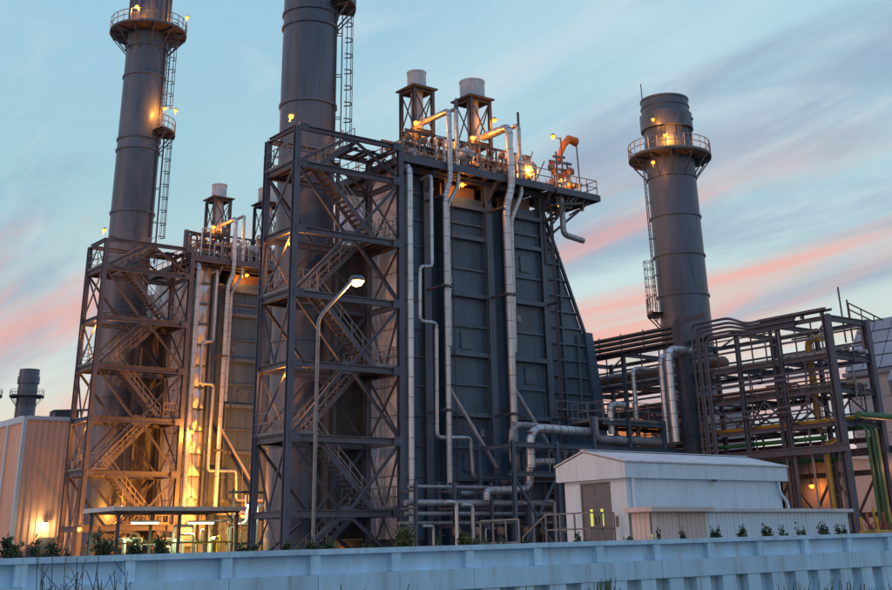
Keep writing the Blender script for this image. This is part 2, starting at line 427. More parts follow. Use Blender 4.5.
def unit_stack():
    c = (37.75, 63.8, 0); r = 1.82
    t = Thing('chimney_stack', 'tall dark grey steel chimney rising out of the top of the picture at centre', 'chimney', c, 'boiler chimneys')
    cuts = [0, 6.5, 12.5, 19.2, 27.7, 33.3, 34.3, 40.2, 43, 52]
    for a, b in zip(cuts, cuts[1:]):
        t.p('shell_course', G().lathe((c[0], c[1], 0), [(r, a+.004), (r, b-.004)], 40), 'shell')
    for z in cuts[1:-1]:
        t.p('stiffener_ring', G().lathe((c[0], c[1], z), [(r-.02, -.09), (r+.10, -.09), (r+.10, .09), (r-.02, .09)], 40), 'shell')
    t.p('shell_cap', G().lathe((c[0], c[1], 52), [(r, 0), (r, .02), (r-.1, .02), (r-.1, -2)], 40), 'shell')
    ring_platform(t, c, 44.6, r+.03, 3.45, 2.0, 12)
    # seams and lagging slats above the main platform
    for k in range(18):
        a = 2*math.pi*k/18; x, y = c[0]+math.cos(a)*(r+.04), c[1]+math.sin(a)*(r+.04)
        t.p('pilaster_strip', G().bar((x, y, 44.7), (x, y, 51.8), .09), 'shell')
    ring_platform(t, c, 35.0, r+.03, 3.1, 1.6, 3, -75, -10)
    cage_ladder(t, c, r, -32, 23.4, 35.0)
    cage_ladder(t, c, r, -48, 35.0, 44.7)
    t.p('cable_conduit', G().tube([(c[0]+1.05*r*math.cos(-.95), c[1]+1.05*r*math.sin(-.95), 23.4), (c[0]+1.05*r*math.cos(-.95), c[1]+1.05*r*math.sin(-.95), 44)], .07, 6), 'dsteel')
    return t.o
st1 = unit_stack()
copy_tree(st1, None, U2, 'tall dark grey chimney at far left with ring platform at the picture top')

def bypass_stack(c, r, label, s=1.0, detail=True, grp=None):
    t = Thing('chimney_stack', label, 'chimney', (c[0], c[1], 0), grp); b = (c[0], c[1], 0)
    zs = [0, 6, 12, 18.9, 22.1, 25.3, 28.6, 31.7]
    zs = [z*s for z in zs]
    for a, e in zip(zs, zs[1:]): t.p('shell_course', G().lathe(b, [(r, a+.004), (r, e-.004)], 40), 'shell')
    for z in zs[1:-1]: t.p('stiffener_ring', G().lathe((c[0], c[1], z), [(r-.02, -.08), (r+.1, -.08), (r+.1, .08), (r-.02, .08)], 40), 'shell')
    z = 31.7*s
    t.p('neck', G().lathe((c[0], c[1], z), [(r, 0), (r*.97, .3), (r*.97, 1.3)], 40), 'shell')
    z += 1.1
    t.p('hood', G().lathe((c[0], c[1], z), [(r*.97, 0), (r*1.10, 0), (r*1.10, 1.35), (r*1.02, 1.35)], 40), 'shell')
    t.p('rim', G().lathe((c[0], c[1], z+1.35), [(r*1.0, 0), (r*1.0, 1.25), (r*1.03, 1.25), (r*1.03, 1.4), (r*.94, 1.4), (r*.94, -1)], 40), 'shell')
    t.p('rim_band', G().lathe((c[0], c[1], z+2.0), [(r, -.05), (r+.07, -.05), (r+.07, .05), (r, .05)], 40), 'shell')
    ring_platform(t, b, 30.4*s, r+.03, r*1.72, 1.8*s, 12)
    if detail:
        cage_ladder(t, b, r, 150, 17.0, 30.4, .3, False)
        ring_platform(t, b, 17.6, r+.03, r+1.0, 1.2, 2, 130, 165)
        g = G(); A = [math.radians(x) for x in range(0, 361, 30)]
        cc = V3((c[0]+(r+.65)*math.cos(math.radians(150)), c[1]+(r+.65)*math.sin(math.radians(150)), 0))
        for zz in (19.0, 19.7, 20.4, 21.1, 21.7):
            for p, q in zip(A, A[1:]): g.bar(cc+V3((.4*math.cos(p), .4*math.sin(p), zz)), cc+V3((.4*math.cos(q), .4*math.sin(q), zz)), .04, .05)
        for p in A[::2]: g.bar(cc+V3((.4*math.cos(p), .4*math.sin(p), 18)), cc+V3((.4*math.cos(p), .4*math.sin(p), 21.7)), .035)
        t.p('safety_cage', g, 'steel')
        t.p('lightning_rod', G().bar((c[0]-1.4, c[1]+1.2, 34), (c[0]-1.4, c[1]+1.2, 37.2), .06), 'dsteel')
        t.p('lightning_rod', G().bar((c[0]+1.5, c[1]-.9, 34), (c[0]+1.5, c[1]-.9, 35.9), .04), 'dsteel')
        for a in (-120, -95, -60): 
            x, y = c[0]+r*1.1*math.cos(math.radians(a)), c[1]+r*1.1*math.sin(math.radians(a))
            t.p('nozzle', G().lathe((x, y, 33.6), [(.01, -.1), (.1, -.1), (.1, .1), (.01, .1)], 8), 'dsteel')
        for a in range(-170, 0, 17):
            x, y = c[0]+r*.99*math.cos(math.radians(a)), c[1]+r*.99*math.sin(math.radians(a))
            t.p('seam_strip', G().bar((x, y, 28.8), (x, y, 32.8), .06), 'shell')
    return t
S3 = (73.0, 64.0)
bypass_stack(S3, 2.0, 'grey chimney with ring platform and hooded top at right against the sky')
bypass_stack((83.0, 247.0), 1.95, 'small distant chimney behind the left corrugated hall', 1.0, False)
bypass_stack((75.6, 250.0), 1.95, 'distant chimney cut off by the left picture edge', 1.0, False)

# ------------------------------------------------------------------ boiler casing
FY = 58.4
RIBS = [21.0, 19.9, 19.0, 17.0, 15.35, 13.45, 11.75, 9.95, 8.2, 6.35, 4.6, 2.6]
def pillow(t, nm, m, o, u, w, n, pu, pw, hgt):
    # one cross-broken sheet: o corner, u/w edge directions, n normal
    o, u, w, n = map(V3, (o, u, w, n)); gp = .025
    a = o+u*gp+w*gp; b = o+u*(pu-gp)+w*gp; c = o+u*(pu-gp)+w*(pw-gp); d = o+u*gp+w*(pw-gp)
    e = .03; A, B, C, D = (q+n*e for q in (a, b, c, d)); ap = o+u*pu/2+w*pw/2+n*(e+hgt)
    g = G().add([a, b, c, d, A, B, C, D, ap], [(0, 1, 5, 4), (1, 2, 6, 5), (2, 3, 7, 6), (3, 0, 4, 7), (4, 5, 8), (5, 6, 8), (6, 7, 8), (7, 4, 8)])
    t.p(nm, g, m)
def boiler(diamond, label):
    t = Thing('steam_boiler', label, 'boiler', (41.4, FY, 0), 'boiler units')
    P = t.p
    P('casing_core', G().box(41.5, 53.0, FY+.85, 69.0, .3, 21.7), 'casing')
    P('outlet_duct', G().box(38.2, 41.5, 61.2, 67, 1.5, 18.2), 'dsteel')
    # left end sheets and the first bay
    zz = np.arange(1.4, 21.4, 1.66)
    P('end_wall', G().box(41.42, 41.5, FY+.1, 69, .3, 21.7), 'casing')
    for z in zz:
        for k in range(5): pillow(t, 'cladding_sheet', 'cladf', (41.42, FY+.2+(k+1)*1.5, z), (0, -1, 0), (0, 0, 1), (-1, 0, 0), 1.5, 1.66, .16)
    P('clad_return', G().box(40.66, 41.40, 60.9, 61.15, 1.0, 19.6), 'casing')
    for z in zz[:-2]: pillow(t, 'cladding_sheet', 'cladf', (40.66, 60.9, z), (1, 0, 0), (0, 0, 1), (0, -1, 0), .74, 1.66, .07)
    P('bay_back', G().box(41.5, 43.0, FY+.1, FY+.84, .3, 21.7), 'casing')
    for z in zz:
        if diamond: pillow(t, 'cladding_sheet', 'clad', (41.5, FY+.1, z), (1, 0, 0), (0, 0, 1), (0, -1, 0), 1.5, 1.66, .16)
        else: P('casing_panel', G().box(41.52, 42.98, FY+.02, FY+.098, z+.04, z+1.6), 'casing')
    for z in zz: P('stiffener', G().box(41.45, 43.0, FY-.08, FY+.09, z-.06, z+.03), 'ribm')
    # wide bays
    for (a, b) in ((44.75, 47.95), (50.1, 52.65)):
        P('bay_back', G().box(a, b, FY+.1, FY+.84, .3, 21.7), 'casing')
        zs = [21.7]+RIBS+[.8]
        for i, (zh, zl) in enumerate(zip(zs, zs[1:])):
            P('casing_panel', G().box(a+.05, b-.05, FY+.03, FY+.098, zl+.03, zh-.03), 'casing')
        for i, z in enumerate(RIBS):
            big = i % 2 == 0
            dep = .30 if big else .12; hh = .13 if big else .06
            P('stiffener', G().box(a-.1, b+.08, FY-dep, FY+.06, z-hh, z+hh), 'ribm')
        for xx in (a+.06, b-.06): P('bay_edge', G().box(xx-.05, xx+.05, FY-.06, FY+.05, .8, 21.6), 'ribm')
    for x in (43.2, 48.2, 52.9):
        c = P('column', G().bar((x, FY-.1, 0), (x, FY-.1, 22.9), .5, .46, 'H', (1, 0, 0)), 'ribm')
        P('base_plate', G().box(x-.4, x+.4, FY-.5, FY+.3, 0, .06), 'steel', c)
        for z in (20.9, 15.35, 8.2): P('pipe_bracket', G().bar((x, FY-.3, z), (x, FY-1.8, z), .14, .14), 'dsteel')
    for (x, z) in ((46.3, 12.6), (51.4, 10.8), (46.3, 5.5), (51.4, 17.9)):
        d = P('access_door', G().box(x-.42, x+.42, FY-.05, FY+.03, z-.5, z+.5), 'ribm')
        for zz_ in (-.35, .35): P('hinge', G().box(x-.5, x-.4, FY-.09, FY-.04, z+zz_-.06, z+zz_+.06), 'dsteel', d)
        P('door_handle', G().box(x+.28, x+.36, FY-.1, FY-.05, z-.1, z+.1), 'rail', d)
    for (x, z) in ((47.3, 7.2), (50.6, 14.3), (45.2, 16.2)): P('cable_box', G().box(x-.16, x+.16, FY-.12, FY+.03, z-.22, z+.22), 'rail')
    for x in (47.75, 45.1): P('conduit', G().tube([(x, FY-.4, 1), (x, FY-.4, 21)], .035, 6), 'dsteel')
    # inlet duct that narrows towards the turbine
    prof = [(53.0, .8), (57.35, .8), (57.35, 8.4), (56.5, 13.4), (53.0, 22.0)]
    P('inlet_duct', G().poly(prof, lambda u, w, k: (u, k, w), FY+.12, 68.8), 'casing')
    z = 1.6; edge = lambda z: 57.3 if z < 8.4 else (57.35-(z-8.4)*.17 if z < 13.4 else 56.5-(z-13.4)*.407)
    while z < 21:
        e = edge(z); P('stiffener', G().box(53.15, e+.22, FY-.06, FY+.115, z-.05, z+.05), 'ribm')
        P('end_lug', G().box(e+.06, e+.34, FY+.13, FY+.45, z-.05, z+.05), 'ribm'); z += 1.04
    for x in (54.4, 55.7):
        zt = 20 if x < 55 else 14.6
        P('vertical_stiffener', G().box(x-.05, x+.05, FY-.1, FY+.1, .9, zt-.9), 'ribm')
    P('flange', G().poly([(56.45, .6), (57.7, .6), (57.7, 8.4), (56.95, 13.9), (56.3, 13.9), (56.75, 8.4)], lambda u, w, k: (u, k, w), FY-.2, FY+.116), 'casing')
    P('sloped_edge', G().bar((53.05, FY-.02, 22.1), (56.55, FY-.02, 13.5), .24, .14), 'ribm')
    # roof deck, its frame and rails
    RZ = 23.2
    d = P('roof_deck', G().box(40.7, 53.2, 57.1, 69, RZ-.05, RZ), 'grate')
    P('edge_channel', G().box(40.62, 53.2, 57.0, 57.1, RZ-.42, RZ+.06), 'steel')
    P('edge_channel', G().box(40.62, 40.7, 57.1, 69, RZ-.42, RZ+.06), 'steel')
    for x in np.arange(41.4, 53, 1.25): P('joist', G().bar((x, 57.12, RZ-.2), (x, 68.8, RZ-.2), .12, .26, 'H'), 'steel', d)
    for y in (58.0, 60.5, 64): P('roof_beam', G().bar((40.8, y, RZ-.5), (53.1, y, RZ-.5), .2, .32, 'H'), 'steel')
    for x in (43.2, 48.2, 52.9):
        P('knee_brace', G().bar((x, FY-.2, 21.4), (x, 57.2, RZ-.5), .16), 'steel')
        P('roof_post', G().bar((x+1.9, FY+.3, 21.7), (x+1.9, FY+.3, RZ-.4), .18, .18, 'H'), 'steel')
    P('parapet_box', G().box(44.8, 47.6, FY+.4, FY+1.2, 21.71, RZ-.7), 'brown')
    P('parapet_box', G().box(50.2, 52.4, FY+.4, FY+1.2, 21.71, RZ-.7), 'brown')
    P('railing', G().rail([(40.75, 66, RZ), (40.75, 57.15, RZ), (53.1, 57.15, RZ)], 1.1, 1.3), 'rail')
    P('railing', G().rail([(40.75, 62.5, RZ), (53.1, 62.5, RZ)], 1.1, 1.3), 'rail')
    # cantilever platform at the right end
    RP = 23.05
    q = P('end_platform', G().box(53.22, 57.2, 56.9, 61.5, RP-.06, RP), 'grate')
    P('edge_channel', G().box(53.22, 57.25, 56.8, 56.9, RP-.36, RP+.05), 'steel')
    P('edge_channel', G().box(57.2, 57.28, 56.9, 61.5, RP-.36, RP+.05), 'steel')
    for x in (54.0, 55.2, 56.4): P('joist', G().bar((x, 56.95, RP-.22), (x, 61.4, RP-.22), .12, .26, 'H'), 'steel', q)
    for y in (57.3, 60.8):
        P('raker', G().bar((53.05, y+1.2, 19.6), (56.6, y, RP-.4), .16), 'steel')
    P('railing', G().rail([(53.3, 56.95, RP), (57.1, 56.95, RP), (57.1, 61.4, RP), (53.4, 61.4, RP)], 1.1, .95), 'rail')
    for y in (57.0, 59.2): 
        P('truss_chord', G().bar((53.1, y, 21.9), (55.6, y, 22.35), .12, .14), 'dsteel')
        for k in range(4): P('truss_web', G().bar((53.4+k*.7, y, 22.0+k*.1), (53.7+k*.8, y, RP-.3), .07), 'dsteel')
    for x in (53.6, 54.9, 56.0): P('under_pipe', G().tube([(x, 57.3, RP-.5), (x, 57.3, RP-1.1), (x-.5, 57.3, RP-1.1), (x-.5, 58.2, RP-1.3)], .06, 7), 'brown')
    P('raker', G().bar((53.0, 57.6, 20.4), (54.9, 57.0, RP-.4), .12), 'steel')
    P('end_post', G().bar((52.95, FY-.35, 18), (52.95, FY-.35, RP-.4), .16), 'dsteel')
    return t
b1 = boiler(False, 'dark blue-grey ribbed boiler casing at the centre')
b2 = boiler(True, 'orange-lit boiler casing with cross-creased metal sheets behind the left stair tower')
b2.o.location = (41.4+U2[0], FY+U2[1], 0)

# ------------------------------------------------------------------ vent silencers on the roof
RZ = 23.2
def silencer(x0, y0, w, h, rr, zt, label):
    t = Thing('vent_silencer', label, 'silencer', (x0+w/2, y0+w/2, RZ), 'steam vent silencers on the boiler roofs')
    cx, cy = x0+w/2, y0+w/2
    for x in (x0, x0+w):
        for y in (y0, y0+w): t.p('leg', G().bar((x, y, RZ), (x, y, zt), .22, .22, 'H', (1, 0, 0)), 'dsteel')
    for z in (RZ+2.9, zt):
        for a, b in (((x0, y0), (x0+w, y0)), ((x0+w, y0), (x0+w, y0+w)), ((x0+w, y0+w), (x0, y0+w)), ((x0, y0+w), (x0, y0))):
            t.p('beam', G().bar((*a, z), (*b, z), .2, .2, 'H'), 'dsteel')
    t.p('top_plate', G().box(x0-.28, x0+w+.28, y0-.28, y0+w+.28, zt+.10, zt+.20), 'dsteel')
    for (za, zb) in ((RZ+.1, RZ+2.8), (RZ+3.0, zt-.1)):
        for a, b in (((x0, y0), (x0+w, y0)), ((x0, y0), (x0, y0+w)), ((x0+w, y0), (x0+w, y0+w))):
            t.p('brace', G().bar((*a, za), (*b, zb), .07), 'dsteel'); t.p('brace', G().bar((*b, za), (*a, zb), .07), 'dsteel')
    t.p('core_pipe', G().lathe((cx, cy, 0), [(.02, RZ+2.6), (.42, RZ+2.9), (.42, zt+.15)], 20), 'silencer')
    t.p('barrel', G().lathe((cx, cy, zt+.2), [(rr-.02, 0), (rr, .02), (rr, h), (rr-.07, h), (rr-.07, .1)], 32), 'silencer')
    t.p('baffle', G().lathe((cx, cy, zt+.3), [(.01, .2), (rr-.09, .2)], 24), 'black')
    t.p('rim_band', G().lathe((cx, cy, zt+.2+h*.97), [(rr, -.06), (rr+.03, -.06), (rr+.03, .06), (rr, .06)], 32), 'silencer')
    return t.o
sA = silencer(43.35, 59.55, 1.5, 1.25, .64, 29.0, 'left of two white vent silencers on frames above the centre boiler')
sB = silencer(48.15, 59.55, 1.65, 1.35, .88, 29.3, 'right and wider of two white vent silencers above the centre boiler')
copy_tree(sA, None, U2, 'white vent silencer on steel frame above the left boiler unit')
copy_tree(sB, None, U2, 'silencer half hidden behind the centre stair tower, on the left unit')

# ------------------------------------------------------------------ pipes
def pipe(pts, r, label, m='lag', name='steam_pipe', n=14, band=1.1, bend=None, group=None, base=None, clamps=None):
    base = base or pts[0]
    t = Thing(name, label, 'pipe', base, group)
    t.p('lagged_run' if m in ('lag', 'lagd', 'brown') else 'pipe_run', G().tube(pts, r, n, bend), m)
    if band:
        g = G(); k0 = (bend or 2.2*r)
        for a, b in zip(pts, pts[1:]):
            a, b = V3(a), V3(b); L = np.linalg.norm(b-a); d = (b-a)/L; s = k0 if L > 3*k0 else .1
            while s < L-.15:
                p = a+d*s; g.tube([p-d*.02, p+d*.02], r*1.035, n); s += band
        for a, b, c in zip(pts, pts[1:], pts[2:]):           # bands round each segment of a lagged elbow
            a, b, c = V3(a), V3(b), V3(c); la = np.linalg.norm(a-b); lc = np.linalg.norm(c-b); k = min(k0, la*.48, lc*.48)
            A = b+(a-b)/la*k; C = b+(c-b)/lc*k
            for q in (0, .33, .67, 1):
                p = (1-q)**2*A+2*q*(1-q)*b+q*q*C; d = nrm(2*(1-q)*(b-A)+2*q*(C-b)); g.tube([p-d*.018, p+d*.018], r*1.035, n)
        if g.v: t.p('joint_band', g, 'band')['kind'] = 'stuff'
    for p in clamps or []:
        t.p('clamp', G().box(p[0]-r-.1, p[0]+r+.1, p[1]-r-.08, p[1]+r+.08, p[2]-.07, p[2]+.07), 'dsteel')
    return t.o
u1pipes = [
    (pipe([(41.03, 58.3, 22.6), (41.03, 56.95, 22.6), (41.0, 56.95, 1.0)], .21, 'straight white lagged downpipe right beside the centre stair tower', bend=.6), 'white lagged downpipe right beside the left stair tower'),
    (pipe([(44.05, 59.6, 26.7), (44.05, 56.75, 26.7), (44.05, 56.75, 22.2), (43.62, 56.75, 21.0), (43.55, 56.75, 3.7), (46.0, 56.75, 3.7), (46.4, 58, 3.7)], .175, 'lagged steam pipe dropping from left silencer of the centre boiler, front of pair', clamps=[(43.62, 56.75, 15.35), (43.58, 56.75, 8.2)]), 'front lagged steam pipe below the left unit silencer'),
    (pipe([(45.1, 60.9, 27.2), (45.1, 57.3, 27.2), (45.1, 57.3, 22.0), (44.3, 57.4, 20.6), (44.3, 57.45, 12.0)], .13, 'thinner steam pipe just behind the pair below the left silencer of the centre boiler'), 'rear thinner steam pipe below the left unit silencer'),
    (pipe([(49.1, 59.6, 26.6), (49.1, 56.75, 26.6), (49.1, 56.75, 22.4), (48.55, 56.75, 20.9), (48.5, 56.75, 4.8), (48.5, 57.9, 4.4)], .25, 'thick lagged steam pipe below the right silencer of the centre boiler', clamps=[(48.55, 56.75, 15.35), (48.52, 56.75, 8.2)]), None),
    (pipe([(50.42, 60.9, 27.1), (50.42, 57.3, 27.1), (50.42, 57.3, 22.3), (49.5, 57.4, 20.4), (49.4, 57.45, 12.0)], .15, 'thinner rear steam pipe below the right silencer of the centre boiler'), None),
    (pipe([(42.7, 58.0, 22.2), (42.7, 56.95, 22.2), (42.66, 56.95, 16.45), (41.75, 56.95, 16.4), (41.7, 56.95, 13.15), (42.93, 56.95, 13.15), (42.85, 56.95, 6.7), (45.3, 56.95, 6.75), (45.4, 56.95, 4.6), (48.1, 56.95, 4.6)], .12, 'thin zigzag pipe with square offsets down the centre boiler front', band=1.8, bend=.3), 'thin zigzag pipe with square offsets on the left boiler front'),
]
for o, l2 in u1pipes:
    if l2: copy_tree(o, None, U2, l2)
for x, s in ((44.3, 1), (49.6, 1)):
    tag = 'left' if x < 46 else 'right'
    single('brace_pipe', G().tube([(x, 57.9, 9.9), (x+3.1, 57.2, 5.2)], .13, 8), 'lagd', f'slanting pipe strut across the {tag} casing bay of the centre boiler', 'strut', (x, 57.9, 9.9))
o = single('brace_pipe', G().tube([(44.3+U2[0], 57.9+U2[1], 9.9), (47.4+U2[0], 57.2+U2[1], 5.2)], .13, 8), 'lagd', 'slanting pipe strut across the left boiler front', 'strut', (44.3+U2[0], 57.9+U2[1], 9.9))
# drain pipe hanging under the end platform
pipe([(54.2, 57.5, 22.7), (54.2, 57.5, 20.1), (56.0, 57.5, 19.9)], .2, 'short elbow pipe hanging under the end platform of the centre boiler', 'lagd', bend=.4)
pipe([(53.6, 57.9, 22.7), (53.6, 57.9, 6)], .06, 'thin conduit down the corner of the centre boiler', 'dsteel', 'conduit', 6, 0)
pipe([(53.35, 57.8, 22.7), (53.35, 57.8, 6)], .06, 'second thin conduit beside the corner column of the centre boiler', 'dsteel', 'conduit', 6, 0)

# ------------------------------------------------------------------ roof equipment
def drum(label, x, r=1.0):
    t = Thing('steam_drum', label, 'drum', (x, 58, RZ), 'steam drums on the boiler roofs')
    prof = [(.01, 0), (.35*r, .06), (.58*r, .22), (.68*r, .45), (.68*r, 8), (.58*r, 8.3), (.01, 8.5)]
    t.p('shell', G().lathe((x, 57.7, RZ+1.25), prof, 24, 'y'), 'lagd')
    for y in (58.6, 61.5, 64.5): t.p('saddle', G().box(x-.5, x+.5, y-.12, y+.12, RZ, RZ+.75), 'steel')
    t.p('manway', G().lathe((x, 57.55, RZ+1.25), [(.01, 0), (.26, 0), (.26, .2)], 16, 'y'), 'lagd')
    t.p('nozzle', G().tube([(x, 59.5, RZ+1.8), (x, 59.5, RZ+2.6)], .1, 8), 'lag')
    return t.o
dr = drum('steam drum with rounded end near the right end of the centre boiler roof', 51.9)
copy_tree(dr, None, U2, 'right steam drum on the roof of the left boiler')
dr = drum('steam drum between the two silencers of the centre boiler', 46.5, .85)
copy_tree(dr, None, U2, 'glowing steam drum end beside the silencer pipes of the left boiler')
for ux, uy, nm in ((0, 0, 'centre'), (U2[0], U2[1], 'left')):      # pipe gallery standing on the roof
    t = Thing('roof_gallery', f'dense steel pipe gallery frame on the roof of the {nm} boiler', 'frame', (41.5+ux, 61+uy, RZ), 'roof pipe galleries')
    for x in np.arange(42.2, 53, 1.5):
        for y in (58.9, 61.6): t.p('post', G().bar((x+ux, y+uy, RZ), (x+ux, y+uy, RZ+2.5), .09), 'dsteel')
        t.p('crossbar', G().bar((x+ux, 58.8+uy, RZ+1.5), (x+ux, 61.7+uy, RZ+1.5), .09), 'dsteel'); t.p('brace', G().bar((x+ux, 58.9+uy, RZ), (x+1.4+ux, 58.9+uy, RZ+2.4), .06), 'dsteel')
    for y, z in ((58.9, 1.5), (58.9, 2.45), (61.6, 2.45)): t.p('long_bar', G().bar((42.1+ux, y+uy, RZ+z), (52.8+ux, y+uy, RZ+z), .1, .14), 'dsteel')
    for k, y in enumerate((59.2, 59.5, 59.9, 60.3, 61.0)): t.p('gallery_pipe', G().tube([(42+ux, y+uy, RZ+1.68), (52.9+ux, y+uy, RZ+1.68)], .08+.03*(k % 3), 8), ('lagd', 'brown', 'lag')[k % 3])
def valve_proto():
    t = Thing('control_valve', 'x', 'valve', (0, 0, 0))
    t.p('body', G().lathe((0, 0, .45), [(.02, -.22), (.12, -.2), (.17, 0), (.12, .2), (.06, .24)], 10), 'brown')
    t.p('flanged_pipe', G().tube([(-.6, 0, .45), (.6, 0, .45)], .07, 8).tube([(-.3, 0, .45), (-.22, 0, .45)], .15, 10).tube([(.22, 0, .45), (.3, 0, .45)], .15, 10).tube([(.5, 0, 0), (.5, 0, .5)], .06, 6).tube([(-.5, 0, 0), (-.5, 0, .5)], .06, 6), 'lagd')
    t.p('stem', G().bar((0, 0, .6), (0, 0, 1.15), .06), 'steel')
    t.p('actuator', G().lathe((0, 0, 1.1), [(.02, -.06), (.13, -.04), (.17, .04), (.17, .2), (.1, .26), (.02, .27)], 12), 'brown')
    return t.o
VP = valve_proto(); first = [True]
def valve(loc, label, rz=0, s=1.0, grp='control valves'):
    o = VP if first[0] else copy_tree(VP); first[0] = False
    o.location = loc; o.rotation_euler = (0, 0, rz); o.scale = (s, s, s); o['label'] = label; o['group'] = grp
rv = random.Random(3)
ORD = ['first', 'second', 'third', 'fourth', 'fifth', 'sixth', 'seventh', 'eighth', 'ninth', 'tenth']
GV = 'control valves along the boiler roof edges'
for ux, uy, nm in ((0, 0, 'centre'), (U2[0], U2[1], 'left')):
    for k in range(9):
        x = 42.0+k*1.2+rv.uniform(-.2, .2)
        valve((x+ux, 57.9+rv.uniform(0, .7)+uy, RZ), f'{ORD[k]} small valve from the left behind the roof railing of the {nm} boiler', rv.choice((0, 1.57)), rv.uniform(1.0, 1.5), GV+' '+nm)
    for k in range(26):
        x = 41.5+k*.44+rv.uniform(-.2, .2); y = 57.5+rv.uniform(0, 3.0); h = rv.uniform(.7, 2.6); dx = rv.choice((-1, 1))*rv.uniform(.4, 1.1)
        p = [(x+ux, y+uy, RZ), (x+ux, y+uy, RZ+h), (x+dx+ux, y+uy, RZ+h), (x+dx+ux, y+uy, RZ+.02)]
        single('vent_pipe', G().tube(p, rv.choice((.05, .07, .1)), 8), rv.choice(('lagd', 'lag', 'brown')), f'small bent vent pipe among the roof valves of the {nm} boiler', 'pipe', p[0], f'small bent pipes on the {nm} boiler roof')
    if not ux:
        for x, h in ((45.1, 27.9), (50.42, 28.0)):
            single('vent_stub', G().tube([(x, 57.3, 26.9), (x, 57.3, h)], .09, 8), 'steel', f'upright vent stub on top of the {"left" if x < 47 else "right"} silencer pipe elbow', 'pipe', (x, 57.3, 26.9))
# valve gear on the cantilever end platform
for k, (x, y) in enumerate(((53.9, 58.0), (54.7, 58.6), (55.5, 57.9), (55.9, 59.2))):
    valve((x, y, 23.05), ('leftmost valve on the end platform of the centre boiler', 'valve behind the instrument rack post on the end platform', 'valve between the instrument rack posts on the end platform', 'rightmost valve on the end platform below the wind sock')[k], rv.uniform(0, 3), 1.5, 'valves on the end platform')
t = Thing('gauge_rack', 'instrument rack with post and crossarms on the end platform', 'rack', (54.6, 58.2, 23.05))
t.p('post', G().bar((54.6, 58.2, 23.05), (54.6, 58.2, 26.2), .1), 'steel'); t.p('post', G().bar((55.6, 58.2, 23.05), (55.6, 58.2, 25.6), .1), 'steel')
for z, a, b in ((25.4, 53.9, 56.0), (24.9, 54.2, 56.2), (25.8, 54.3, 55.4)): t.p('crossarm', G().bar((a, 58.2, z), (b, 58.2, z+.1), .12, .16), 'steel')
for x, z in ((54.0, 25.1), (55.1, 24.6), (55.8, 24.9)): t.p('gauge_box', G().box(x-.2, x+.2, 57.95, 58.15, z-.2, z+.2), 'red')
t = Thing('wind_sock', 'orange wind sock on a pole at the right end of the boiler roof', 'wind sock', (57.15, 58.6, 23.05))
t.p('pole', G().tube([(57.15, 58.6, 23.0), (57.0, 58.6, 27.5)], .05, 6), 'steel')
g = G(); pts = [(56.9, 58.6, 27.45), (56.3, 58.6, 27.55), (55.75, 58.6, 27.0), (55.4, 58.6, 26.3), (55.15, 58.6, 25.5)]; rr = [.32, .29, .24, .18, .13]
vsx = []
for (p, r), d in zip(zip(pts, rr), ((-1, .05), (-.9, -.3), (-.65, -.75), (-.45, -.9), (-.3, -.95))):
    L = math.hypot(*d); nx, nz = -d[1]/L, d[0]/L
    for k in range(10):
        a = 2*math.pi*k/10; vsx.append((p[0]+nx*r*math.cos(a), p[1]+r*math.sin(a), p[2]+nz*r*math.cos(a)))
g.add(vsx, [(i*10+k, i*10+(k+1) % 10, i*10+10+(k+1) % 10, i*10+10+k) for i in range(4) for k in range(10)], True)
t.p('sock', g, 'orange')
t.p('hoop', G().lathe((56.93, 58.6, 27.45), [(.30, -.03), (.34, -.03), (.34, .03), (.30, .03)], 14, 'x'), 'steel')
# little jib crane on the left unit
jx, jy = 40.9+U2[0], 58.2+U2[1]
t = Thing('jib_crane', 'small jib crane on the roof of the left boiler', 'crane', (jx-.6, jy, RZ))
t.p('mast', G().tube([(jx-.6, jy, RZ), (jx-.6, jy, RZ+2.3)], .22, 10), 'steel')
t.p('boom', G().bar((jx-.6, jy, RZ+2.2), (jx+3.3, jy, RZ+1.9), .16, .22, 'H'), 'steel'); t.p('stay', G().bar((jx-.4, jy, RZ+.9), (jx+1.2, jy, RZ+2.0), .1), 'steel')
t = Thing('roof_vent', 'small round vent box on a stem on the left boiler roof', 'vent', (44.0+U2[0]-.6, 57.6+U2[1], RZ))
t.p('stem', G().bar((43.4+U2[0], 57.6+U2[1], RZ), (43.4+U2[0], 57.6+U2[1], RZ+2.2), .08), 'steel'); t.p('cap', G().lathe((43.4+U2[0], 57.6+U2[1], RZ+2.2), [(.02, 0), (.24, 0), (.24, .6), (.02, .62)], 12), 'steel')

# ------------------------------------------------------------------ lamps
def lamp(p, d, label, watts=90, m='bulb', stem=.5, color=(1, .31, .035), grp='sodium lamps on the plant', r=.1):
    p = V3(p); d = nrm(V3(d))
    t = Thing('lamp', label, 'lamp', tuple(p-d*stem), grp)
    t.p('stem', G().bar(p-d*stem, p-d*.05, .05), 'steel')
    t.p('hood', G().lathe(tuple(p), [(.03, .2), (.1, .19), (.17, .09), (.18, .06), (.16, .06)], 12), 'steel')
    t.p('bulb', G().lathe(tuple(p), [(.005, -.17), (.09, -.15), (.155, -.06), (.15, .04), (.1, .08)], 12), m)
    li = bpy.data.lights.new('lamp_light', 'POINT'); li.energy = watts; li.color = color; li.shadow_soft_size = .12
    lo = bpy.data.objects.new('lamp_light', li); col.objects.link(lo); lo.parent = t.o
    lo.location = (float(p[0]-t.b[0]-d[0]*-.12)-.15, float(p[1]-t.b[1])-.3, float(p[2]-t.b[2])-.26)
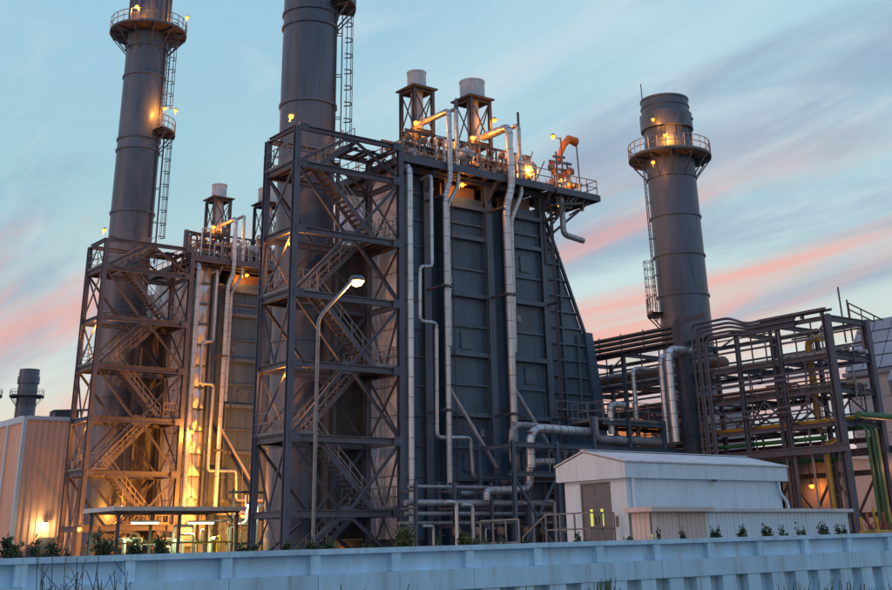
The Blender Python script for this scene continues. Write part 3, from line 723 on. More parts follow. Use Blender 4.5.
for ux, uy, nm, w in ((0, 0, 'centre', 340), (U2[0], U2[1], 'left', 360)):
    lamp((TX0+.05+ux, TY0+.9+uy, 24.5), (.4, .3, 1), f'sodium lamp on the top corner of the {nm} stair tower', w)
    lamp((TX0+.35+ux, TY0+.9+uy, 16.9), (-.3, .6, 1), f'sodium lamp under the upper landing of the {nm} stair tower', w)
    lamp((TX0+.35+ux, TY0+.9+uy, 9.7), (-.3, .6, 1), f'sodium lamp under the lower landing of the {nm} stair tower', w)
    lamp((43.2+ux, 59.2+uy, 26.4), (0, 1, .2), f'sodium lamp on the left silencer frame of the {nm} boiler', 260)
    lamp((47.0+ux, 58.2+uy, 24.6), (0, .6, -1), f'sodium lamp among the roof valves of the {nm} boiler', 320, stem=1.2)
    lamp((45.9+ux, 57.9+uy, 22.35), (0, 1, .3), f'sodium lamp under the roof edge of the {nm} boiler', 130)
    lamp((51.6+ux, 57.9+uy, 24.4), (0, .6, -1), f'sodium lamp beside the roof drum of the {nm} boiler', 240, stem=1.2)
lamp((48.0, 59.3, 26.3), (0, 1, .2), 'sodium lamp low on the right silencer frame of the centre boiler', 240)
lamp((49.9, 59.2, 27.9), (0, 1, .2), 'sodium lamp high on the right silencer frame of the centre boiler', 110)
lamp((53.85, 57.6, 27.0), (-1, 0, .1), 'sodium lamp on a post above the end platform', 110, stem=.7)
single('lamp_post', G().bar((54.55, 57.6, 23.05), (54.55, 57.6, 27.05), .08), 'steel', 'thin lamp post on the end platform of the centre boiler', 'post', (54.55, 57.6, 23.05))
lamp((55.0, 58.2, 24.2), (0, 1, .3), 'sodium lamp inside the valve cluster of the end platform', 110)
lamp((54.3, 57.9, 22.3), (0, .3, 1), 'sodium lamp under the end platform of the centre boiler', 60, stem=.4)
cxs, cys = 37.75+U2[0], 63.8+U2[1]
lamp((cxs+2.5, cys-1.7, 37.2), (.3, .2, 1), 'sodium lamp on the side platform halfway up the left chimney', 160)
lamp((cxs+1.15, cys-2.35, 36.9), (-.4, .9, .2), 'added lamp close to the left chimney shell above its side platform', 420)  # extra lamp, added to throw the orange patch on the shell
lamp((cxs+3.0, cys-1.5, 46.5), (.3, .2, 1), 'sodium lamp over the ring platform of the left chimney', 300)
lamp((cxs-2.2, cys-2.2, 46.0), (-.3, .2, 1), 'second sodium lamp over the left side of the left chimney ring platform', 500)
lamp((S3[0]-2.45, S3[1]-.75, 33.2), (.8, .3, .5), 'sodium lamp at the hood of the right chimney', 60)
lamp((S3[0]-1.95, S3[1]-1.45, 31.75), (.8, .6, .1), 'added lamp under the hood of the right chimney', 380, stem=.3)  # extra lamp set low to brighten the shell below the hood
lamp((S3[0]-3.2, S3[1]-1.0, 29.3), (.2, .1, 1), 'sodium lamp under the ring platform of the right chimney', 60)
# floods between the units; mast lamp and hidden last two are added fill light
for x, y, z, w, l in ((42.2, 86.6, 4.6, 900, 'sodium floodlight low in front of the left boiler cladding'), (46.2, 86.0, 3.4, 1100, 'sodium floodlight low in front of the left boiler front'), (33.4, 85.4, 2.6, 900, 'sodium floodlight at the foot of the left stair tower'), (38.6, 93.0, 4.2, 900, 'sodium floodlight behind the left stair tower beside the chimney'), (42.6, 88.0, 9.5, 700, 'added fill floodlight on a mast beside the left stair tower'), (47.5, 78.0, 5.0, 11000, 'added fill floodlight between the units, hidden behind the centre stair tower'), (33.4, 78.5, 3.72, 3200, 'added fill floodlight hidden behind the pump shelter roof')):
    lamp((x, y, z), (0, -.1, -1), l, w, stem=z, grp='sodium floodlights between the units')

# street lamp in front of the centre stair tower
def street_lamp():
    b = at(313, 540, y=36); b = (b[0], 36, 0)
    e = at(357, 281, y=36)
    t = Thing('street_lamp', 'tall street lamp on a bent pole in front of the centre stair tower', 'street lamp', b)
    t.p('pole', G().tube([b, (b[0], 36, 8.35), (e[0]-.15, 36, e[2]+.05)], .062, 12, .3), 'rail')
    t.p('base_plate', G().box(b[0]-.2, b[0]+.2, 35.8, 36.2, 0, .04), 'steel')
    h = t.p('lamp_head', G().lathe((e[0], 36, e[2]), [(.02, .2), (.2, .18), (.3, .06), (.28, 0)], 14), 'steel')
    t.p('lens', G().lathe((e[0], 36, e[2]), [(.005, -.2), (.16, -.16), (.27, -.01)], 14), emit('street lamp lens', (1, .55, .2), 7), h)
    li = bpy.data.lights.new('lamp_light', 'POINT'); li.energy = 900; li.color = (1, .42, .08); li.shadow_soft_size = .2
    lo = bpy.data.objects.new('lamp_light', li); col.objects.link(lo); lo.parent = t.o; lo.location = (e[0]-b[0], 0, e[2]-.4)
street_lamp()

# ------------------------------------------------------------------ corrugated sheet helper
def corrugated(a, b, z0, z1, n, pitch=.3, dep=.05, zb=None):
    # trapezoid-ribbed sheet from a=(x,y) to b=(x,y), n outward normal; zb gives a second top height at b
    a, b = V3((*a, 0)), V3((*b, 0)); L = np.linalg.norm(b-a); d = (b-a)/L; n = V3((*n, 0)); k = max(2, int(L/pitch)); p = L/k
    pr = [(0, 0)]
    for i in range(k): pr += [(i*p+p*.5, 0), (i*p+p*.6, dep), (i*p+p*.9, dep), ((i+1)*p, 0)]
    zt = lambda s: z1 if zb is None else z1+(zb-z1)*s/L
    v = [a+d*s+n*h+V3((0, 0, z0)) for s, h in pr]+[a+d*s+n*h+V3((0, 0, zt(s))) for s, h in pr]
    m = len(pr); g = G().add(v, [(i, i+1, m+i+1, m+i) for i in range(m-1)])
    return g

# ------------------------------------------------------------------ left hall
def left_hall():
    x0, y0, x1, y1, h = 36.7, 109.0, 75.0, 165.0, 12.3
    t = Thing('turbine_hall', 'large beige corrugated hall at the far left behind the stair tower', 'hall', (x0, y0, 0))
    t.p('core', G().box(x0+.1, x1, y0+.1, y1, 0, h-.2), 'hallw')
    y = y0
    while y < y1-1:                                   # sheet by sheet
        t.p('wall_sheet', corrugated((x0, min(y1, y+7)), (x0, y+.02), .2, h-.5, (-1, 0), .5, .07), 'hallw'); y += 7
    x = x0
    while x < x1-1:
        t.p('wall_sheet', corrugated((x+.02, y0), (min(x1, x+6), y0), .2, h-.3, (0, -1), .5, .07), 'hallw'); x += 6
    t.p('corner_trim', G().box(x0-.12, x0+.25, y0-.12, y0+.25, 0, h-.1), 'white')
    t.p('parapet_trim', G().box(x0-.16, x0+.1, y0+.25, y1, h-.55, h), 'white'); t.p('parapet_trim', G().box(x0+.25, x1, y0-.16, y0+.1, h-.32, h), 'white')
    t.p('roof', G().add([(x0, y0, h-.1), (x1, y0, h-.1), (x1, y1, h-.1), (x0, y1, h-.1)], [(0, 1, 2, 3)]), 'roofw')
    d = t.p('downpipe', G().tube([(x0-.25, y0+3.5, h-.6), (x0-.25, y0+3.5, .1)], .12, 8), 'white')
    p = at(45, 548, y=y0)
    dd = t.p('door', G().box(p[0]-.7, p[0]+.7, y0-.14, y0-.02, 0, 2.4), 'door')
    t.p('roof_unit', G().box(x0+3.2, x0+5.4, y0+1.5, y0+3, h, h+.75), 'dsteel')
    t.p('roof_unit', G().tube([(x0+2.7, y0+1, h), (x0+2.7, y0+1, h+.6), (x0+7, y0+1, h+.9)], .1, 8), 'dsteel')
    q = at(45, 526, y=y0-.3)
    lamp((q[0], y0-.45, q[2]+.2), (0, -1, .2), 'bright bulkhead lamp over the door of the left hall', 160, 'bulkhead', .4, (1, .72, .30), None)
    b = at(33, 545, y=y0-.3)
    single('meter_cabinet', G().box(b[0]-.5, b[0]+.5, y0-.5, y0-.1, .4, 1.7).box(b[0]-.4, b[0]+.4, y0-.53, y0-.5, .5, 1.6), 'steel', 'small meter cabinet on the left hall wall', 'cabinet', (b[0], y0-.3, .4))
left_hall()

# ------------------------------------------------------------------ pump shelter under the left unit
def pump_proto():
    t = Thing('pump', 'x', 'pump', (0, 0, 0))
    t.p('plinth', G().box(-.8, .8, -.35, .35, 0, .25), 'conc')
    t.p('motor', G().lathe((-.7, 0, .6), [(.02, 0), (.26, .02), (.28, .1), (.28, .65), (.2, .75), (.05, .76)], 14, 'x'), 'green')
    t.p('casing', G().lathe((.2, 0, .6), [(.05, 0), (.3, .05), (.34, .2), (.3, .35), (.05, .4)], 14, 'x'), 'dsteel')
    t.p('discharge', G().tube([(.4, 0, .8), (.4, 0, 1.7), (.4, .8, 1.7)], .12, 10), 'lagd')
    return t.o
def shelter():
    y0, y1, z = 70.0, 74.2, 3.35
    xa, xb = at(117, 507, y=y0)[0], at(241, 509, y=y0)[0]
    t = Thing('pump_shelter', 'flat-roofed open shelter with glowing tube lights at the lower left', 'shelter', (xa, y0, 0))
    t.p('roof', G().box(xa-.2, xb+.2, y0-.2, y1+.2, z, z+.08), 'roofw')
    t.p('fascia', G().box(xa-.25, xb+.25, y0-.26, y0-.2, z-.12, z+.12), 'roofw'); t.p('fascia', G().box(xa-.26, xa-.2, y0-.2, y1+.2, z-.12, z+.12), 'roofw')
    for x in (xa+.2, (xa+xb)/2, xb-.2):
        for y in (y0+.1, y1-.1): t.p('post', G().bar((x, y, 0), (x, y, z), .16, .16, 'H', (1, 0, 0)), 'steel')
    for x in (xa+.2, (xa+xb)/2, xb-.2): t.p('rafter', G().bar((x, y0, z-.1), (x, y1, z-.1), .1, .2, 'H'), 'steel')
    for y in (y0+.1, y1-.1): t.p('purlin', G().bar((xa, y, z-.12), (xb, y, z-.12), .1, .2, 'H'), 'steel')
    for x, sg in ((xa+.2, 1), (xb-.2, -1)): t.p('knee_brace', G().bar((x, y0+.1, z-.9), (x+sg*.8, y0+.1, z-.15), .07), 'steel')
    t.p('back_rail', G().bar((xa, y1, 1.6), (xb, y1, 1.6), .1, .16), 'steel'); t.p('front_rail', G().bar((xa+.3, y0+.25, 1.5), (xb, y0+.25, 1.5), .06, .1), 'yellow')
    for px in (145, 201):
        c = at(px, 523, y=y0+1.0); f = t.p('light_fitting', G().box(c[0]-.9, c[0]+.9, y0+.85, y0+1.15, c[2]+.05, c[2]+.14), 'white')
        t.p('light_tube', G().tube([(c[0]-.85, y0+1, c[2]), (c[0]+.85, y0+1, c[2])], .06, 8), 'tube', f)
        t.p('hanger', G().bar((c[0], y0+1, c[2]+.1), (c[0], y0+1, z), .04), 'steel', f)
        li = bpy.data.lights.new('lamp_light', 'AREA'); li.shape = 'RECTANGLE'; li.size = 1.7; li.size_y = .1; li.energy = 240; li.color = (.74, 1, .40)
        lo = bpy.data.objects.new('lamp_light', li); col.objects.link(lo); lo.parent = t.o; lo.location = (c[0]-xa, 1.0, c[2]-.1)
    pr = pump_proto(); n = 5
    for i in range(n):
        o = pr if i == 0 else copy_tree(pr)
        o.location = (xa+.9+i*(xb-xa-1.6)/(n-1), y0+1.6+(i % 2)*1.0, 0); o.rotation_euler = (0, 0, (0, 1.57, .1, 1.6, 3.1)[i])
        o['label'] = ('first', 'second', 'third', 'fourth', 'last')[i]+' green pump from the left under the pump shelter roof'; o['group'] = 'pumps under the shelter'
    r = random.Random(5)
    for i in range(12):
        x = xa+.3+r.random()*(xb-xa-.6); y = y0+.5+r.random()*3; h = r.uniform(1.2, 2.8); dx = r.uniform(-1.5, 1.5)
        single('service_pipe', G().tube([(x, y, 0), (x, y, h), (x+dx, y, h), (x+dx, y, h-.8)], r.choice((.05, .07, .1)), 8), r.choice(('lagd', 'brown', 'yellow', 'lag')), 'bent service pipe among the pumps under the shelter', 'pipe', (x, y, 0), 'service pipes under the shelter')
    # frame with lit gear between the shelter and the centre stair tower
    q = Thing('pipe_stand', 'lit pipe stand between the pump shelter and the centre stair tower', 'pipe stand', (38.6, 72, 0))
    for x in (38.0, 39.2, 40.2): q.p('post', G().bar((x, 72, 0), (x, 72, 4.6), .14, .14, 'H', (1, 0, 0)), 'steel')
    for z in (1.4, 2.8, 4.4): q.p('beam', G().bar((37.6, 72, z), (40.6, 72, z), .12, .16, 'H'), 'steel')
    q.p('pipe', G().tube([(37.7, 71.7, 0), (37.7, 71.7, 2.4), (38.8, 71.7, 2.6), (38.8, 71.7, 4.2)], .12, 8), 'lag')
    q.p('pipe', G().tube([(39.6, 71.7, 0), (39.6, 71.7, 3.6), (40.6, 71.7, 3.6)], .1, 8), 'lag')
    lamp((38.7, 71.2, 3.6), (0, .3, -1), 'greenish white lamp between the shelter and the centre stair tower', 90, 'tube', .8, (.85, 1, .6), None)
    lad = Thing('step_ladder', 'steel ladder leaning at the right end of the pump shelter', 'ladder', (xb-.4, y0-.5, 0))
    g = G(); 
    for dx in (-.22, .22): lad.p('rail', G().bar((xb-.4+dx, y0-.6, 0), (xb-.4+dx, y0-.4, 2.9), .06), 'rail')
    for i in range(8): lad.p('rung', G().bar((xb-.62, y0-.58+i*.024, .3+i*.33), (xb-.18, y0-.58+i*.024, .3+i*.33), .035), 'rail')
shelter()

# ------------------------------------------------------------------ white switch house with lean-to
def switch_house():
    x0, x1, y0, y1 = 31.34, 39.85, 30.89, 34.1; ze, zf, zr = 3.02, 3.50, 3.93; ym = (y0+y1)/2+.25
    t = Thing('switch_house', 'low white gabled switch house behind the boundary wall at the right', 'building', (x0, y0, 0))
    P = t.p
    P('floor_slab', G().box(x0-.15, x1+.15, y0-.15, y1+.15, 0, .12), 'conc')
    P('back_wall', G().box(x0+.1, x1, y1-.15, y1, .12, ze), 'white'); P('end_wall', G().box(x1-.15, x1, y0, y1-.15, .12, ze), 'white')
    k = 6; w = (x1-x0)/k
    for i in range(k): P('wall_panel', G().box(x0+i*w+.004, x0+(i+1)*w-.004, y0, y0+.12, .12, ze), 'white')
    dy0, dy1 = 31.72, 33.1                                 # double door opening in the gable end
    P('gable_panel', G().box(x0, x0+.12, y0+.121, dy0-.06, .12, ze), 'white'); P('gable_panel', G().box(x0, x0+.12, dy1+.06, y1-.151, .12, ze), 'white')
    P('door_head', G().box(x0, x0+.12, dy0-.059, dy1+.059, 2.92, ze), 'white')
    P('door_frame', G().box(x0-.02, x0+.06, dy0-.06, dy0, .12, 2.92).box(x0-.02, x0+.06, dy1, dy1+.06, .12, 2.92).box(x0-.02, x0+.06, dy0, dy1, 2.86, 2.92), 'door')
    dm = (dy0+dy1)/2
    for a, b in ((dy0+.01, dm-.005), (dm+.005, dy1-.01)):
        d = P('door_leaf', G().box(x0+.005, x0+.05, a, b, .82, 2.85), 'door')
        c = (a+b)/2+( .08 if a > dm else -.08)*-1
        P('door_pane', G().box(x0-.004, x0+.004, c-.07, c+.07, 1.5, 2.05), 'glow', d)
        P('handle', G().box(x0-.06, x0+.004, (b-.1 if a < dm-.1 else a+.06), (b-.06 if a < dm-.1 else a+.1), 1.6, 1.8), 'rail', d)
    P('door_sill', G().box(x0, x0+.12, dy0-.059, dy1+.059, .12, .81), 'white')
    P('notice_plate', G().box(x0-.012, x0-.001, dy0-.36, dy0-.22, 1.45, 1.8), 'brown')
    # deep fascia and low gable roof
    e = .16
    P('fascia', G().box(x0-e, x1+e, y0-e, y0-e+.06, ze-.02, zf), 'white')
    gp = [(y0-e+.061, ze-.02), (y1+e, ze-.02), (y1+e, zf), (ym, zr), (y0-e+.061, zf)]
    P('gable_fascia', G().poly(gp, lambda u, w_, k_: (k_, u, w_), x0-e, x0-e+.06), 'white'); P('gable_fascia', G().poly(gp, lambda u, w_, k_: (k_, u, w_), x1+e-.06, x1+e), 'white')
    P('soffit', G().box(x0-e+.061, x1+e-.061, y0-e+.061, y1+e, ze-.015, ze+.02), 'white')
    n = 9; xw = (x1-x0+2*e+.1)/n
    for i in range(n):
        a = x0-e-.05+i*xw
        for (ya, za, yb, zb) in ((y0-e-.06, zf+.01, ym, zr+.03), (ym, zr+.03, y1+e+.05, zf+.01)):
            P('roof_sheet', G().add([(a+.006, ya, za), (a+xw-.006, ya, za), (a+xw-.006, yb, zb), (a+.006, yb, zb), (a+.006, ya, za+.05), (a+xw-.006, ya, za+.05), (a+xw-.006, yb, zb+.05), (a+.006, yb, zb+.05)],
                [(0, 3, 2, 1), (4, 5, 6, 7), (0, 1, 5, 4), (1, 2, 6, 5), (2, 3, 7, 6), (3, 0, 4, 7)]), 'roofw')
    P('ridge_cap', G().box(x0-e-.06, x1+e+.06, ym-.12, ym+.12, zr+.085, zr+.11), 'roofw')
    P('downpipe', G().tube([(x0+.25, y0-.1, ze-.03), (x0+.25, y0-.1, .15)], .055, 8), 'white')
    P('downpipe', G().tube([(x1-.35, y0-.1, ze-.03), (x1-.35, y0-.1, 2.6), (x1+.05, y0-.1, 2.2), (x1+.05, y0-.1, .15)], .055, 8), 'white')
    P('lamp_box', G().box(35.6, 35.8, y0-.24, y0-.161, ze-.10, ze-.02), 'dsteel')
    # handrail and steps by the door
    s = Thing('door_steps', 'steps and tube handrail in front of the switch house door', 'steps', (30.3, 32.4, 0))
    s.p('landing', G().box(29.9, x0-.2, 31.3, 33.6, .7, .8), 'conc')
    for x in (30.0, 31.0):
        for y in (31.4, 33.5): s.p('leg', G().box(x-.06, x+.06, y-.06, y+.06, 0, .7), 'conc')
    for i in range(4): s.p('step', G().box(29.9, 30.9, 33.62+i*.28, 33.9+i*.28, .52-i*.17, .58-i*.17), 'conc')
    s.p('handrail', G().rail([(31.1, 31.35, .8), (29.95, 31.35, .8), (29.95, 33.55, .8)], 1.1, .75, toe=False), 'rail')
    s.p('handrail', G().bar((29.95, 33.55, 1.9), (29.95, 34.8, 1.2), .05).bar((29.95, 34.8, 0), (29.95, 34.8, 1.2), .05), 'rail')
    s.p('handrail', G().rail([(29.95, 35.0, .1), (29.95, 37.2, .1)], 1.7, .8, toe=False), 'rail')
    # lean-to shed
    ya, yb = 29.85, 30.72; xa, xm, xb = at(650, 515, y=ya)[0], at(705, 512, y=ya)[0], at(846, 507, y=ya)[0]
    u = Thing('lean_to_shed', 'long low corrugated shed in front of the white switch house', 'shed', (xa, ya, 0))
    ztop = 1.93
    u.p('frame_core', G().box(xm+.1, xb-.05, ya+.1, yb, 0, ztop-.08), 'white')
    k = 6; w = (xb-xm)/k
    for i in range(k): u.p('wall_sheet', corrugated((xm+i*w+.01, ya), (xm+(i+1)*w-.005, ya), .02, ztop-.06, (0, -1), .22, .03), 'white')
    u.p('end_sheet', corrugated((xm, yb), (xm, ya+.01), .02, ztop-.06, (-1, 0), .2, .03), 'pinkw')
    u.p('canopy_sheet', corrugated((xa, yb), (xa, ya+.02), .75, ztop-.06, (-1, 0), .2, .03), 'pinkw')
    k2 = 2; w2 = (xm-xa)/k2
    for i in range(k2): u.p('canopy_sheet', corrugated((xa+i*w2+.02, ya-.02), (xa+(i+1)*w2-.02, ya-.02), .55+.25*(i == 0), ztop-.06, (0, -1), .2, .03), 'pinkw')
    u.p('canopy_roof', G().box(xa-.25, xm+.12, ya-.32, yb+.1, ztop-.05, ztop+.1), 'pinkw')
    k = 7; w = (xb+.25-xm-.13)/k
    for i in range(k): u.p('roof_sheet', G().box(xm+.13+i*w+.004, xm+.13+(i+1)*w-.004, ya-.15, yb+.1, ztop-.05, ztop+.03), 'roofw')
    k = 40
    for i in range(k): 
        x = xm+.2+(xb+.1-xm)*i/k; u.p('roof_rib', G().box(x, x+.08, ya-.17, yb+.1, ztop+.031, ztop+.06), 'roofw')
    u.p('lit_opening', G().box(xa+.35, xa+.8, ya+.5, ya+.52, .4, 1.2), 'glow')
switch_house()

# ------------------------------------------------------------------ low pipework in front of the centre boiler
def low_piping():
    GL = 'low pipe run in front of the centre boiler'
    for y, z, r, x0, x1, l in ((55.0, 3.95, .10, 39.4, 47.0, 'thin top pipe of the low horizontal run left of the pipe bridge'), (55.0, 3.15, .17, 39.2, 50.2, 'thicker middle pipe of the low horizontal run'), (55.0, 2.6, .12, 39.2, 50.2, 'lowest pipe of the low horizontal run'), (55.6, 2.15, .1, 39.2, 51.0, 'rear thin pipe at the bottom of the low horizontal run')):
        pipe([(x0, y, z), (x1, y, z)], r, l, 'lagd', 'pipe_run_line', 10, 1.6)
    for x in (39.6, 42.2, 44.8, 47.4, 50.0):
        t = Thing('pipe_support', {39.6: 'pipe support frame nearest the centre stair tower', 42.2: 'second low pipe support from the stair tower', 44.8: 'third low pipe support from the stair tower', 47.4: 'fourth low pipe support from the stair tower', 50.0: 'last low pipe support near the switch house'}[x], 'pipe support', (x, 55.2, 0), 'low pipe supports')
        for y in (54.6, 56.0): t.p('post', G().bar((x, y, 0), (x, y, 4.2), .16, .16, 'H', (1, 0, 0)), 'steel')
        for z in (2.0, 2.92, 3.8): t.p('crossbar', G().bar((x, 54.5, z-.06), (x, 56.1, z-.06), .1, .12), 'steel')
    # S shaped lagged pipe
    pipe([(44.3, 54.4, 3.3), (44.3, 54.4, 3.75), (47.2, 54.4, 3.85), (47.5, 54.4, 4.2), (47.5, 54.4, 5.2), (48.2, 54.4, 5.35), (49.6, 54.4, 5.35)], .22, 'lagged S-shaped pipe low in front of the centre boiler', 'lag', band=.5, bend=.42)
    # big twin elbows feeding right
    pipe([(46.1, 54.2, 5.3), (46.1, 54.2, 7.3), (47.6, 54.2, 7.3), (51.5, 55.6, 7.3)], .19, 'smaller of the twin lagged elbows right of the thick steam pipe', 'lagd', band=.6, bend=.8)
    pipe([(47.2, 53.9, 5.0), (47.2, 53.9, 7.15), (52.0, 53.9, 7.05), (52.4, 53.9, 7.0)], .27, 'larger of the twin lagged elbows right of the thick steam pipe', 'lag', band=.6, bend=1.0)
    pipe([(52.0, 53.5, 7.9), (52.0, 53.5, 6.65), (58.8, 53.5, 6.65)], .26, 'long lagged pipe running right towards the cable riser', 'lagd', band=1.0, bend=.5)
    pipe([(53.4, 53.5, 7.0), (53.4, 53.5, 8.7), (54.6, 53.5, 8.7)], .2, 'short upturned lagged pipe above the switch house roof', 'lag', band=.5, bend=.4)
    # pipe bridge / access platform
    t = Thing('pipe_bridge', 'dark steel pipe bridge with decks in front of the inlet duct', 'pipe bridge', (45.2, 54, 0))
    for x in (45.3, 48.6, 51.6, 54.6, 57.6):
        for y in (53.2, 56.2): t.p('column', G().bar((x, y, 0), (x, y, 7.9 if x > 50 else 6.4), .2, .2, 'H', (1, 0, 0)), 'casing')
    for z, xa, xb in ((6.15, 45.0, 61.0), (4.6, 45.0, 52.0), (5.75, 51.5, 61.0)):
        for y in (53.2, 56.2): t.p('beam', G().bar((xa, y, z), (xb, y, z), .16, .26, 'H'), 'casing')
    for x in np.arange(45.3, 58, 1.65):
        t.p('crossbeam', G().bar((x, 53.3, 6.1), (x, 56.1, 6.1), .12, .18, 'H'), 'casing')
    t.p('deck', G().box(48.8, 52.4, 53.4, 56.1, 4.75, 4.8), 'grate'); t.p('deck', G().box(52.6, 60.6, 53.4, 56.1, 7.72, 7.77), 'grate')
    t.p('beam', G().bar((52.4, 53.2, 7.6), (60.8, 53.2, 7.6), .14, .22, 'H'), 'casing'); t.p('beam', G().bar((52.4, 56.2, 7.6), (60.8, 56.2, 7.6), .14, .22, 'H'), 'casing')
    t.p('railing', G().rail([(48.9, 53.4, 4.8), (52.4, 53.4, 4.8), (52.4, 56, 4.8)], 1.1, .55), 'rail'); t.p('railing', G().rail([(52.7, 56.1, 7.77), (52.7, 53.4, 7.77), (60.5, 53.4, 7.77)], 1.1, 1.2), 'rail')
    t.p('railing', G().rail([(52.8, 57.6, 8.2), (57.3, 57.6, 8.2)], 1.1, .9), 'rail')
    for x in (45.3, 51.6): t.p('brace', G().bar((x, 53.2, .2), (x+3.2, 53.2, 4.5), .1), 'casing'); t.p('brace', G().bar((x+3.2, 53.2, .2), (x, 53.2, 4.5), .1), 'casing')
    # upright details
    r = random.Random(9)
    names = ['bare drain pipe under the pipe bridge']
    for i in range(16):
        x = 41+i*.72+r.uniform(-.2, .2); y = 53.8+r.uniform(0, 3); h = r.uniform(1.6, 4.4)
        single('drain_pipe', G().tube([(x, y, 0), (x, y, h), (x+r.choice((-.7, .7)), y, h), ], r.choice((.05, .08, .11)), 8), r.choice(('lagd', 'dsteel', 'steel', 'lag')), 'thin drain pipe rising below the centre boiler front', 'pipe', (x, y, 0), 'thin drain pipes below the centre boiler')
    for i in range(7):
        x = 48.9+i*.6; h = r.uniform(1.0, 2.2)
        single('instrument_stand', G().bar((x, 54.2, 4.8), (x, 54.2, 4.8+h), .06).box(x-.15, x+.15, 54.05, 54.2, 4.8+h-.3, 4.8+h), r.choice(('rail', 'lagd')), ORD[i]+' slim instrument stand from the left on the pipe bridge deck', 'instrument', (x, 54.2, 4.8), 'instrument stands on the bridge deck')
    for i in range(6):
        valve((42+i*1.55+r.uniform(-.3, .3), 54.2, 0), ORD[i]+' floor valve from the left under the low pipe run of the centre boiler', r.uniform(0, 3), 1.4, 'valves under the low pipe run')
    # dark skid behind: blowdown tank and cabinets
    t = Thing('blowdown_tank', 'dark upright tank behind the low pipes of the centre boiler', 'tank', (51, 56.9, 0))
    t.p('shell', G().lathe((51, 56.9, 0), [(.6, .6), (.62, .62), (.62, 3.2), (.45, 3.5), (.02, 3.6)], 20), 'dsteel')
    for a in (0, 2.1, 4.2): t.p('leg', G().bar((51+.5*math.cos(a), 56.9+.5*math.sin(a), 0), (51+.5*math.cos(a), 56.9+.5*math.sin(a), .8), .1), 'dsteel')
low_piping()

